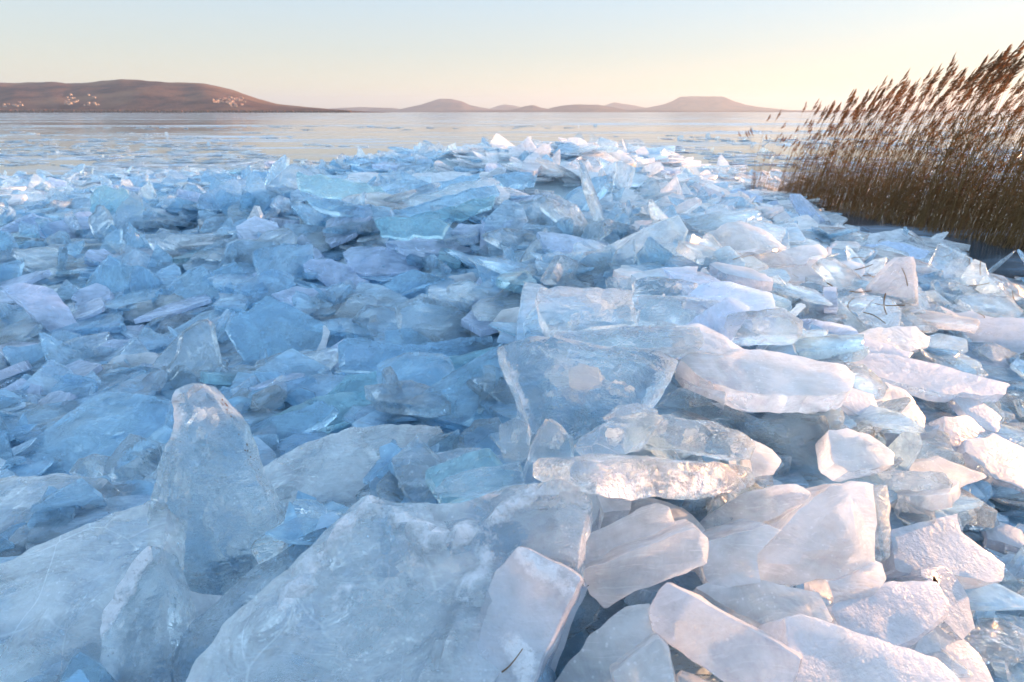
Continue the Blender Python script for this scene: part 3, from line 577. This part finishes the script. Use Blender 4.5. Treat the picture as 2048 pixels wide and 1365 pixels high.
hb('ice_plate', 'clear lens-shaped plate jutting furthest over the dark ice', 'glass', (.02, -.45, .9), .035, [(1856,499),(1872,495),(1922,498),(1941,507),(1935,516),(1872,515)], lift=.2, cat='ice plate')
hb('ice_plate', 'flat white plate under the jutting bar', 'plate', (.02, -.4, .9), .05, [(1694,500),(1780,480),(1858,502),(1850,520),(1780,522),(1710,518)], lift=.15, cat='ice plate')
hb('ice_sheet', 'pale blue slab on the step below the flat white plate', 'plate', (.02, -.45, .88), .05, [(1738,532),(1820,522),(1916,538),(1910,556),(1830,562),(1750,555)], lift=.12, cat='ice slab')
hb('ice_block', 'small white cube standing at the dark ice edge', 'frost', (.1, -.7, .65), .07, [(1674,464),(1690,450),(1722,452),(1724,466),(1700,472),(1680,474)], lift=.15, cat=C, cut=.08)
hb('ice_plate', 'small white wedge glinting beside the rusty-flecked slab', 'snow', (.4, -.6, .65), .04, [(1632,516),(1655,494),(1674,486),(1660,508),(1642,520)], lift=.2, cat='ice plate')
hb('ice_plate', 'white plate under the outlying reed tuft', 'plate', (.1, -.4, .9), .07, [(1456,382),(1480,375),(1526,394),(1528,404),(1480,402),(1460,396)], lift=.15, cat='ice plate')
hb('ice_plate', 'white block end beside the first reeds', 'plate', (.2, -.6, .75), .08, [(1526,408),(1556,399),(1562,413),(1540,424),(1528,420)], lift=.15, cat='ice plate')
hb('ice_bar', 'long white bar leaning diagonally on the far crest', 'frost', (-.35, -.7, .6), .07, [(1313,436),(1350,412),(1392,392),(1404,400),(1375,420),(1326,446)], lift=.35, cat='ice bar', cut=.06)
hb('ice_shard', 'narrow upright spike beside the long white bar', 'clear', (-.3, -.9, .2), .08, [(1278,462),(1288,412),(1300,440),(1306,468)], lift=.4, cat='ice shard', cut=.04)
hb('ice_shard', 'shorter upright spike in the far crest gap', 'blue', (.3, -.9, .2), .08, [(1236,470),(1246,428),(1258,446),(1262,475)], lift=.35, cat='ice shard', cut=.04)
# the slab wall, the hollow and the far part
hb('ice_sheet', 'turquoise upper slab at the lake end of the slab wall', 'teal', (-.05, -.75, .62), .12, [(594,346),(640,350),(692,358),(760,372),(770,388),(700,400),(640,392),(598,374)], lift=.5, cat='ice slab', cut=.06)
hb('ice_sheet', 'long slab with a white sunlit top on the slab wall', 'frost', (0, -.4, .9), .14, [(692,350),(720,345),(800,347),(812,354),(770,362),(700,360)], lift=.55, cat='ice slab')
hb('ice_sheet', 'bright pale slab next along the top of the slab wall', 'frost', (-.1, -.5, .86), .12, [(808,356),(830,346),(900,344),(950,348),(930,360),(850,368)], lift=.5, cat='ice slab')
hb('ice_sheet', 'lowest leaf of the fanned slabs over the hollow', 'teal', (0.10, -.70, .68), .05, [(800, 436), (870, 420), (950, 398), (990, 392), (984, 412), (920, 434), (850, 442)], lift=0.30, cat='ice slab', cut=.06)
hb('ice_sheet', 'second leaf up of the fanned slabs over the hollow', 'blue', (0.14, -.70, .68), .05, [(775, 424), (860, 402), (940, 378), (992, 370), (998, 386), (930, 408), (850, 428)], lift=0.36, cat='ice slab', cut=.06)
hb('ice_sheet', 'third leaf up of the fanned slabs, with a pale lip', 'clear', (0.16, -.70, .68), .05, [(770, 410), (850, 388), (930, 364), (980, 354), (1002, 362), (930, 390), (850, 410)], lift=0.42, cat='ice slab', cut=.06)
hb('ice_sheet', 'topmost leaf of the fanned slabs over the hollow', 'blue', (0.20, -.70, .68), .05, [(790, 394), (860, 370), (930, 350), (966, 347), (940, 364), (870, 388), (815, 402)], lift=0.50, cat='ice slab', cut=.06)
hb('ice_sheet', 'low turquoise block face overhanging the hollow', 'teal', (0, -.85, .45), .08, [(748,440),(800,432),(860,436),(900,446),(880,470),(760,474)], lift=.45, cat='ice slab', cut=.06)
hb('ice_sheet', 'blue slab face under the lake end of the slab wall', 'blue', (-.1, -.8, .5), .14, [(600,384),(700,404),(780,416),(770,436),(700,430),(620,412)], lift=.45, cat='ice slab', cut=.06)
hb('ice_sheet', 'stacked thin slabs\' topmost leaf beyond the hollow'.replace("slabs\' ", ''), 'blue', (.2, -.6, .75), .1, [(985,352),(1040,342),(1076,348),(1072,362),(1010,372)], lift=.4, cat='ice slab')
hb('ice_sheet', 'leaning blue sheet on the reed side of the hollow', 'blue', (-.45, -.65, .55), .1, [(1070,440),(1110,404),(1190,352),(1220,348),(1200,386),(1130,450),(1085,462)], lift=.4, cat='ice slab', cut=.06)
hb('ice_plate', 'lavender plate lying in the hollow', 'plate', (0, -.35, .95), .06, [(900,462),(920,448),(965,450),(974,462),(935,474)], lift=.15, cat='ice plate')
hb('ice_plate', 'thin plate slanting across the hollow toward the crest', 'plate', (.15, -.5, .85), .05, [(968,470),(1000,452),(1024,440),(1020,452),(985,474)], lift=.2, cat='ice plate')
hb('ice_plate', 'long pale plate at the near lip of the hollow', 'plate', (.05, -.4, .9), .06, [(770,482),(840,474),(900,482),(960,500),(900,512),(810,498)], lift=.1, cat='ice plate')
hb('ice_plate', 'glinting plate with white edge before the leaning blue sheet', 'clear', (-.3, -.65, .7), .05, [(968,530),(1010,508),(1070,494),(1080,506),(1030,530),(985,542)], lift=.15, cat='ice plate', cut=.08)
hb('ice_shard', 'white spike standing up on the lake half', 'frost', (-.2, -.9, .25), .06, [(488,450),(498,430),(510,412),(518,432),(522,452)], lift=.3, cat='ice shard', cut=.04)
hb('ice_plate', 'glossy flat plate mirroring the sky near the white spike', 'glass', (0, -.06, 1), .05, [(396,440),(420,428),(486,420),(482,432),(430,444)], lift=.1, cat='ice plate')
hb('ice_plate', 'cream-lit flat plate on the lake half above the triangular twins', 'glass', (0, -.04, 1), .05, [(302,500),(330,498),(350,512),(344,522),(318,526)], lift=.1, cat='ice plate')
hb('ice_plate', 'wide mirror-like flat plate on the lake half', 'glass', (.02, -.05, 1), .05, [(200,512),(240,502),(272,500),(268,510),(215,522)], lift=.1, cat='ice plate')
hb('ice_plate', 'long low mirror-like plate nearest the lake', 'glass', (0, -.05, 1), .05, [(70,486),(120,478),(200,476),(190,484),(100,490)], lift=.1, cat='ice plate')
hb('ice_plate', 'tilted pale sheet at the lake rim of the bank', 'plate', (.15, -.4, .9), .06, [(100,355),(130,362),(170,382),(165,390),(125,378),(98,362)], lift=.2, cat='ice plate', cut=.06)
for poly, lab in (([(1180,262),(1198,274),(1216,280),(1200,296),(1176,292)], 'bright jagged piece topping the far ridge peak'), ([(1145,280),(1160,268),(1172,284),(1160,296)], 'jagged piece beside the far ridge peak'),
                  ([(1240,282),(1262,274),(1290,284),(1270,296),(1245,296)], 'pale tilted piece on the reed side of the far peak'), ([(868,300),(876,281),(886,290),(890,302)], 'small upright spike at the lake end of the far ridge'),
                  ([(962,290),(966,272),(978,280),(984,294)], 'glassy spike midway along the far ridge')):
    hb('ice_shard', lab, 'clear', (rnd.uniform(-.4, .4), -.85, .35), .12, poly, lift=.3, cat='ice shard', cut=.04)

# ------------------------------------------------------------------ loose ice between: random plates
def rand_poly(size, rg, asp=None):
    n = rg.randint(4, 7); asp = asp or rg.uniform(1.0, 2.3); ph = rg.random() * 6.28
    th = sorted((i + rg.uniform(-.36, .36)) / n * 6.283 for i in range(n)); rot = rg.random() * 6.28
    P = []
    for t in th:
        q = rg.uniform(.6, 1.1); x = q * math.cos(t + ph) * math.sqrt(asp); y = q * math.sin(t + ph) / math.sqrt(asp)
        P.append((size * (x * math.cos(rot) - y * math.sin(rot)), size * (x * math.sin(rot) + y * math.cos(rot))))
    return P
def rand_normal(rg, steep=.25):
    if rg.random() < steep: tl = R(rg.uniform(35, 80))
    else: tl = abs(rg.gauss(0, R(15)))
    az = rg.random() * 6.283
    if rg.random() < .55: az = rg.gauss(R(-75), R(50))
    return Vector((math.sin(tl) * math.cos(az), math.sin(tl) * math.sin(az), math.cos(tl)))
def in_hero(q, margin=0):
    for poly, t in HEROES:
        if inside(poly, q): return t
    return None

LAND = []
def loose_label(px, py, n, size, thick, mat, used):
    tl = math.degrees(math.acos(min(1, abs(n.z))))
    look = {'clear': 'clear', 'glass': 'glassy', 'frost': 'frosted', 'blue': 'blue', 'plate': 'pale lavender', 'snow': 'snow-dusted', 'teal': 'turquoise'}[mat]
    pose = 'lying flat' if tl < 14 else 'tilted' if tl < 45 else 'standing on edge'
    sz = 'small' if size < .13 else 'broad' if size > .24 else 'middling'
    tk = 'thick' if thick > .06 else 'thin' if thick < .035 else ''
    near = sorted(LANDMARKS, key=lambda L: (L[0] - px) ** 2 + ((L[1] - py) * 1.6) ** 2)
    for L in near[:4]:
        dx, dy = px - L[0], py - L[1]
        if abs(dx) > abs(dy) * 1.3: rel = 'to the reed side of' if dx > 0 else 'to the lake side of'
        else: rel = 'below' if dy > 0 else 'beyond'
        for words in ((look, 'ice piece', pose), (sz, look, 'ice piece', pose), (sz, tk, look, 'ice piece', pose)):
            lab = ' '.join(w for w in words if w) + ' ' + rel + ' the ' + L[2]
            if len(lab.split()) <= 16 and lab not in used: used[lab] = 1; return lab, None
    used[lab] += 1
    return lab, lab
LANDMARKS = [(450,1000,'clear spire'),(1320,960,'glowing sunlit block'),(1540,770,'big round-edged slab'),(1170,620,'square clear block on the crest'),
 (560,660,'glassy five-sided plate'),(90,640,'long plank'),(680,550,'oval lavender plate'),(800,400,'turquoise slab wall'),(920,480,'dark hollow'),
 (1190,290,'far ridge peak'),(1750,475,'bar reaching to the reeds'),(1640,1060,'big faceted lump'),(1450,1260,'block with the sunlit edge'),
 (800,1150,'snow-rimmed big slab'),(1060,1200,'snow-crusted wedge'),(150,1150,'broad smooth slab'),(720,900,'gently sloping blue slab'),(1380,410,'long white bar'),
 (1860,760,'long ledge'),(1980,930,'thick snow-topped slab'),(500,430,'white spike'),(300,350,'open lake edge'),(1770,1220,'rippled snowy slab'),(1500,530,'rusty-flecked slab'),(230,900,'rounded blue hump')]
used = {}; GEN = []
cnt = 0; tries = 0; rg = random.Random(5)
WANT = 300 - len(HEROES)
while cnt < WANT and tries < 6000:
    tries += 1
    px, py = rg.uniform(-20, 2060), 330 + (rg.random() ** 1.3) * 780
    if py > 800 and px < 720: continue
    if any(abs(px - a) < 46 and abs(py - b) < 24 for a, b in GEN): continue
    t = hit(px, py)
    if t is None: continue
    P = EYE + ray(px, py) * t
    h = H(P.x, P.y)
    if h < .06: continue
    hit_hero = in_hero((px, py))
    if hit_hero is not None and rg.random() < .93: continue
    size = rg.uniform(.035, .075) * t ** .75 * 1.25; size = min(max(size * 1.2, .07), .34)
    thick = rg.uniform(.028, .06) * (1 if t < 5 else 1.3); n = rand_normal(rg, .04 if py < 400 else .15 if py < 700 else .03)
    mat = rg.choices(['blue', 'plate', 'clear', 'frost', 'teal', 'snow'], [4, 4, 3, 1.5, 1.2, 0] if px < 1050 else [1.2, 1.5, 5, 4, 0, 1 + (px > 1600) * 4])[0]
    me = slab('ice_shard', rand_poly(size, rg), thick, .007, max(.02, .03 * t * .8), .0025, 100 + cnt, (rg.uniform(-.8, .8), rg.uniform(-.8, .8)), .4, cut=rg.uniform(.05, .2))
    o = obj('ice_shard', me, M[mat])
    o.matrix_world = frame(n, P + Vector((0, 0, (.03 if n.z > .7 else .3 * size) + thick * .5))) @ Matrix.Rotation(rg.random() * 6.28, 4, 'Z')
    lab, grp = loose_label(px, py, n, size, thick, mat, used)
    tag(o, lab, 'ice shard', 'loose ice shards of the bank')
    GEN.append((px, py)); cnt += 1

# the rest of the heap, past counting: one mass
protos = []
for i in range(48):
    rg = random.Random(900 + i); P = [np.array(p) for p in rand_poly(1, rg, rg.uniform(1, 2.8))]
    O = np.array(chaikin(P, rg.uniform(.03, .13))); n = len(O); c0 = O.mean(0); th = rg.uniform(.09, .24)
    V = []; wed = rg.uniform(-.3, .3)
    for off, z in ((.90, 0), (.97, -.12), (1.0, -.5), (.97, -.88), (.89, -1)):
        for q in O:
            V.append((*(c0 + (q - c0) * off * rg.uniform(.985, 1.015)), z * th * (1 + wed * q[0]) + rg.uniform(-.02, .02)))
    F = [tuple(range(n))] + [(a * n + i_, (a + 1) * n + i_, (a + 1) * n + (i_ + 1) % n, a * n + (i_ + 1) % n) for a in range(4) for i_ in range(n)] + [tuple(4 * n + i_ for i_ in reversed(range(n)))]
    protos.append((np.array(V), F))
def mass(items, name, mat, label, cat):
    V = []; F = []; b = 0
    for pi, Mx, s, sz in items:
        vs, fs = protos[pi]; q = vs * (s, s, s * sz)
        V.append(q @ Mx[:3, :3].T + Mx[:3, 3]); F += [tuple(i + b for i in f) for f in fs]; b += len(vs)
    me = mesh(name, np.concatenate(V), F, 32)
    return tag(obj(name, me, mat), label, cat, kind='stuff')
items = []; rg = random.Random(21); far_ = []; bl = []; tl_ = []
for i in range(15000):
    a = rg.uniform(-1.25, 1.25); y = math.exp(rg.uniform(math.log(.42), math.log(17))); x = a * y
    h = H(x, y)
    if h < .015: continue
    size = rg.uniform(.04, .11) * y ** .7; size = min(size, .20 + .12 * rg.random())
    if rg.random() < .10: size *= 1.5
    n = rand_normal(rg, .13 if h > .15 else .03)
    P = Vector((x, y, h + rg.uniform(-.09, .015) * (1 if h > .2 else .4)))
    q = project(P)
    if q and (th_ := in_hero(q)) is not None:
        if rg.random() < (.93 if th_ > 4.5 or th_ < 2.3 else .6): continue
        P.z -= .07
    Mx = np.array(frame(n, P) @ Matrix.Rotation(rg.random() * 6.28, 4, 'Z'))
    it = (rg.randrange(48), Mx, size, rg.uniform(.5, 1.3))
    if y > 5.5 and x > -.12 * y and rg.random() < .6: far_.append(it); continue
    (tl_ if (px_ := (q[0] if q else 0)) < 1150 and rg.random() < .45 else bl if rg.random() < .55 else items).append(it)
mass(items, 'ice_rubble', M['clear'], 'clear broken ice filling the whole bank between the larger pieces', 'broken ice')
mass(bl, 'ice_rubble', M['rubble'], 'cloudy broken ice filling the whole bank between the larger pieces', 'broken ice')
mass(far_, 'ice_rubble', M['frost'], 'frosted broken ice on the far ridge catching the low sun', 'broken ice')
mass(tl_, 'ice_rubble', M['blue'], 'blue broken ice in the shaded lake half of the bank', 'broken ice')

# ------------------------------------------------------------------ floes on the lake beyond
floes = []; rg = random.Random(33); fl = 0
fproto = [mesh('ice_floe', v * (1, 1, .32), f, 32) for v, f in protos[:16]]
fproto2 = [m_.copy() for m_ in fproto]
for m_ in fproto: m_.materials.append(M['rubble'])
for m_ in fproto2: m_.materials.append(M['snow'])
for i in range(2600):
    px, py = rg.uniform(-60, 2100), 252 + 100 * rg.random() ** 1.5
    if px > 1250: py = 262 + 110 * rg.random() ** 1.3
    P = at_z(px, py, 0)
    if H(P.x, P.y) > .03: continue
    if py < 275 and rg.random() < .6: continue
    if noise.noise((P.x * .14, P.y * .10, 2)) < -.12: continue
    up = rg.random() < (.012 if px < 1100 else .2)
    n = rand_normal(rg, 1) if up else Vector((rg.gauss(0, .035), rg.gauss(0, .035), 1)).normalized()
    s = rg.uniform(.12, .5) * (P.y / 16) ** .5 * (.35 if up else 1); yaw = rg.random() * 6.28
    floes.append((P.y / s, rg.randrange(16), n, P, s, yaw, up, px))
floes.sort(key=lambda q: q[0])
rest = []
for j, (key, pi, n, P, s, yaw, up, px) in enumerate(floes):
    Mx = frame(n, P + Vector((0, 0, .25 * s if up else .025))) @ Matrix.Rotation(yaw, 4, 'Z')
    if j < 260:
        o = obj('ice_floe', (fproto2 if px > 1000 and j % 5 < 3 else fproto)[pi]); o.matrix_world = Mx @ Matrix.Diagonal((s, s, s if up else min(s, .4), 1))
        side = 'between the ridge and the reeds' if px > 1150 else 'off the lake edge of the bank' if px < 700 else 'beyond the ridge'
        tag(o, ('upright glinting ice fragment frozen into the lake ' if up else 'flat pale ice floe frozen into the lake ') + side, 'ice floe', ('upright' if up else 'flat') + ' ice floes ' + side)
    else: rest.append((pi, np.array(Mx), s, .32))
mass(rest, 'ice_floes', M['rubble'], 'scattered thin ice fragments dotted far out over the lake', 'ice floes')

# ------------------------------------------------------------------ reeds
M['reed_stem'] = plain('reed_stem', (.23, .135, .06), .85, .3, .35, 3, .1)
M['reed_leaf'] = plain('reed_leaf', (.19, .11, .05), .85, .4, .4, 5, .1)
M['reed_plume'] = plain('reed_plume', (.19, .10, .055), .9, .5, .35, 20, .05)
def reed_parts(rg, h, lean, leafy=3):
    def cen(t): return Vector((lean * h * (t * .5 + t * t * .5), 0, h * t * (1 - .08 * t * lean)))
    V = []; F = []; nseg = 7
    for j in range(nseg + 1):
        t = j / nseg; c = cen(t); r_ = .0050 * (1 - .7 * t) + .0006
        for q in range(4): V.append(c + Vector((r_ * math.cos(q * 1.57), r_ * math.sin(q * 1.57), 0)))
    for j in range(nseg):
        for q in range(4): F.append((j * 4 + q, j * 4 + (q + 1) % 4, j * 4 + 4 + (q + 1) % 4, j * 4 + 4 + q))
    stem = (V, F); V = []; F = []
    L = rg.uniform(.24, .40); top = cen(1); ax = Vector((.30 + lean * .8, rg.uniform(-.12, .12), .85)).normalized()
    for j in range(70):
        t = rg.random() ** .8; b = top + ax * (t * L * .8 - L * .12)
        wd = math.sin(math.pi * min(1, .12 + t * .95)) * .045 + .006
        ang = rg.random() * 6.28; o_ = Vector((math.cos(ang), math.sin(ang), 0)) * wd * rg.uniform(.3, 1)
        tip = b + o_ + ax * L * rg.uniform(.18, .36) + Vector((wd * .9, 0, -wd * .5))
        sd = Vector((rg.uniform(-1, 1), rg.uniform(-1, 1), rg.uniform(-.5, .5))).normalized() * rg.uniform(.004, .008)
        m_ = (b + tip) / 2 + o_ * .35; k_ = len(V); V += [b, m_ + sd, tip, m_ - sd]; F.append((k_, k_ + 1, k_ + 2, k_ + 3))
    plume = (V, F); leaves = []
    for q in range(leafy):
        t0 = rg.uniform(.12, .72); b = cen(t0); ln = rg.uniform(.28, .6); dirx = rg.choice([1, 1, 1, .6, -.5]) * rg.uniform(.5, 1); dy = rg.uniform(-.6, .6); V = []; F = []
        wv = Vector((-dy, dirx, .2)).normalized()
        for j in range(6):
            t = j / 5; c = b + Vector((dirx * ln * t * .75, dy * ln * t * .75, ln * (t * .85 - .75 * t * t)))
            ww = .008 * math.sin(math.pi * (.12 + .88 * t)) + .0008
            V += [c + wv * ww, c - wv * ww]
        for j in range(5): F.append((2 * j, 2 * j + 1, 2 * j + 3, 2 * j + 2))
        leaves.append((V, F))
    return stem, plume, leaves
A0 = at_z(1522, 394, 0); B0 = at_z(2048, 506, 0)
edge = (B0 - A0); nrm = Vector((-edge.y, edge.x, 0)).normalized()
if nrm.y < 0: nrm = -nrm
variants = []
for i in range(14):
    rg = random.Random(300 + i); h = 1.0; pr = reed_parts(rg, 2.2, rg.uniform(.12, .26), 5)
    variants.append((mesh('reed_stem', *pr[0], 60), mesh('reed_plume', *pr[1]), [mesh('reed_leaf', *l) for l in pr[2]], pr))
    variants[-1][0].materials.append(M['reed_stem']); variants[-1][1].materials.append(M['reed_plume'])
    for l in variants[-1][2]: l.materials.append(M['reed_leaf'])
rg = random.Random(77); reeds = []
for i in range(3700):
    tall = i < 900
    u = rg.random() ** .85 * 1.12; dpt = rg.random() ** 1.3 * (.8 + 2.4 * min(u, 1))
    P = A0 + edge * u + nrm * dpt + Vector((rg.gauss(0, .06), rg.gauss(0, .06), 0))
    hh = (1.42 + .92 * min(u, 1.25) + .10 * min(dpt, 2)) * (1.06 - .55 * rg.random() ** 1.3)
    if not tall: hh *= rg.uniform(.35, .62)
    if u < .10: hh *= .6 + .4 * rg.random()
    reeds.append([P.length + (0 if tall and P.x / P.y < .98 else 40), P, hh, rg.randrange(14), rg.gauss(0, .22), tall])
for px, py, hh in ((1500,383,1.42),(1503,385,1.3),(1507,386,1.15),(1512,384,1.45),(1518,386,.9),(1496,381,.7),(1524,388,.8),(1530,384,1.05),(1520,380,.75)) + tuple((rg.gauss(1508, 9), rg.gauss(383, 2.5), rg.uniform(.35, 1.15)) for _ in range(34)):
    P = at_z(px, py, 0.02); reeds.append([0, P, hh, rg.randrange(14), rg.gauss(0, .3) + (3.1 if rg.random() < .3 else 0), hh > 1])
for i in range(110):  # sparse reeds added out of view to filter the sun on the near ice
    u = rg.uniform(1.1, 2.5); P = A0 + edge * u + nrm * rg.uniform(0, 1.5); reeds.append([60, P, rg.uniform(1.9, 2.7), rg.randrange(14), rg.gauss(0, .3), True])
reeds.sort(key=lambda q: q[0])
parts = {'stem': ([], []), 'leaf': ([], []), 'plume': ([], [])}
def addm(dst, vf, Mx):
    b = len(dst[0]); dst[0].extend([Mx @ Vector(v) for v in vf[0]]); dst[1].extend([tuple(i + b for i in f) for f in vf[1]])
for j, (key, P, hh, vi, yaw, tall) in enumerate(reeds):
    s = hh / 2.2; v = variants[vi]; tx = rg.gauss(0, .06); ty = rg.gauss(0, .07) if rg.random() > .06 else rg.uniform(.3, .8)
    if j < 290:
        e = obj('reed', None); e.location = P; e.rotation_euler = (tx, ty, yaw); e.scale = (s, s, s)
        if key == 0: tag(e, 'slim brown reed in the small outlying tuft beside the white ice', 'reed', 'reeds of the outlying tuft')
        else: tag(e, 'dry brown plumed reed along the ice edge of the dense reed bed', 'reed', 'reeds along the edge of the bed')
        obj('stem', v[0], None, e)
        if tall: obj('plume', v[1], None, e)
        for l in v[2]: obj('leaf', l, None, e)
    else:
        Mx = Matrix.Translation(P) @ Matrix.Rotation(yaw, 4, 'Z') @ Matrix.Rotation(ty, 4, 'Y') @ Matrix.Rotation(tx, 4, 'X') @ Matrix.Scale(s, 4)
        addm(parts['stem'], v[3][0], Mx); (addm(parts['plume'], v[3][1], Mx) if tall else None)
        for l in v[3][2]: addm(parts['leaf'], l, Mx)
V = []; F = []; mi = []
for q, nm in enumerate(('stem', 'leaf', 'plume')):
    b = len(V); V += parts[nm][0]; F += [tuple(i + b for i in f) for f in parts[nm][1]]; mi += [q] * len(parts[nm][1])
me = mesh('reed_bed', V, F)
for nm in ('stem', 'leaf', 'plume'): me.materials.append(M['reed_' + nm])
me.polygons.foreach_set('material_index', mi)
tag(obj('reed_bed', me), 'dense brown reed bed with dark plumes blown sideways against the sunset sky', 'reeds', kind='stuff')

# broken bits of reed on the ice and at its edge
rg = random.Random(5150)
frag = []
for i in range(5):
    V = []; F = []
    for j in range(6):
        t = j / 5; c = Vector(((t - .5) * .13, .012 * math.sin(t * 3 + i), .004 * math.sin(t * 5))); r_ = .0032 * (1 - .4 * t)
        for q in range(5): V.append(c + Vector((0, r_ * math.cos(q * 1.257), r_ * math.sin(q * 1.257))))
    for j in range(5):
        for q in range(5): F.append((j * 5 + q, j * 5 + (q + 1) % 5, j * 5 + 5 + (q + 1) % 5, j * 5 + 5 + q))
    F += [(4, 3, 2, 1, 0), (25, 26, 27, 28, 29)]
    frag.append(mesh('reed_fragment', V, F, 50)); frag[-1].materials.append(M['reed_leaf'])
spots = [(1027,1320,.35,'short golden reed bit stuck on the snow-crusted wedge'),(1476,516,.5,'dark curled reed bit on the rusty-flecked slab'),(1496,513,.6,'dark reed bit on the warm top of the rusty-flecked slab'),
         (1590,552,.35,'tiny dark reed bit near the bubbly end block'),(1812,623,.4,'small dark reed bit on the shaded slope near the reeds'),(1540,401,.9,'brown reed bit by the white block end')]
for i in range(26): spots.append((rg.uniform(1640, 2040), rg.uniform(470, 640), rg.uniform(.5, 1.3), None))
for px, py, sc_, lab in spots:
    dg = bpy.context.evaluated_depsgraph_get()
    ok, loc, nn, *_ = sc.ray_cast(dg, EYE, ray(px, py).normalized())
    if not ok or loc.length > 14: continue
    o = obj('reed_fragment', frag[rg.randrange(5)]); nn = nn if nn.dot(ray(px, py)) < 0 else -nn
    o.matrix_world = frame(nn, loc + nn * .004) @ Matrix.Rotation(rg.random() * 6.28, 4, 'Z') @ Matrix.Scale(sc_, 4)
    tag(o, lab or 'broken brown reed stalk lying on the ice edge below the reed bed', 'reed bit', 'reed litter along the ice edge' if lab is None else None)

# brown dirt flecks frozen along one edge of the spire: parts of it
M['dirt'] = plain('dirt', (.10, .055, .03), .9, 0, .4, 60, .1)
spire = bpy.data.objects['ice_spire']; inv_s = spire.matrix_world.inverted(); rg = random.Random(8)
for px, py in ((428,800),(434,808),(440,816),(446,826),(451,836),(456,848),(462,858),(470,874),(477,890),(484,905),(492,922),(500,940),(505,955)) + tuple((p_[0] + rg.uniform(-5, 3), p_[1] + rg.uniform(-4, 4)) for p_ in ((430,804),(433,812),(437,812),(442,822),(447,830),(449,838),(466,868),(481,900),(488,918)) for _ in (0, 1)):
    dg = bpy.context.evaluated_depsgraph_get()
    for dx in (16, 10, 4, -4, -10, -18, -26):
        ok, loc, nn, ix, ho, _m = sc.ray_cast(dg, EYE, ray(px + dx, py).normalized())
        if ok and ho.name == 'ice_spire': break
    else: continue
    V = []; F = []; r_ = .0008 + .0028 * rg.random() ** 2
    nl = (inv_s.to_3x3() @ nn).normalized(); c = inv_s @ loc + nl * .001; t1 = nl.orthogonal().normalized(); t2 = nl.cross(t1)
    for q in range(7): V.append(c + (t1 * math.cos(q * .898) * rg.uniform(.6, 1.6) + t2 * math.sin(q * .898)) * r_ * rg.uniform(.6, 1.1))
    V += [c + nl * .002]
    F = [(q, (q + 1) % 7, 7) for q in range(7)] + [tuple(reversed(range(7)))]
    obj('dirt_fleck', mesh('dirt_fleck', V, F), M['dirt'], spire)

# ------------------------------------------------------------------ haze: the air over the lake
HZ = True
if HZ:
    x0, x1, y0, y1, z0, z1 = -16000, 16000, -200, 14000, -3, 300
    V = [(x, y, z) for x in (x0, x1) for y in (y0, y1) for z in (z0, z1)]
    F = [(0, 1, 3, 2), (4, 6, 7, 5), (0, 4, 5, 1), (2, 3, 7, 6), (0, 2, 6, 4), (1, 5, 7, 3)]
    hm = bpy.data.materials.new('haze_air'); hm.use_nodes = True; hm.node_tree.nodes.clear()
    pv = hm.node_tree.nodes.new('ShaderNodeVolumePrincipled'); ho = hm.node_tree.nodes.new('ShaderNodeOutputMaterial')
    pv.inputs['Color'].default_value = (.42, .50, .60, 1); pv.inputs['Density'].default_value = 0.85e-4; pv.inputs['Anisotropy'].default_value = .3
    hm.node_tree.links.new(pv.outputs[0], ho.inputs['Volume'])
    tag(obj('haze', mesh('haze', V, F), hm), 'thin evening haze lying over the whole lake', 'haze', kind='stuff')
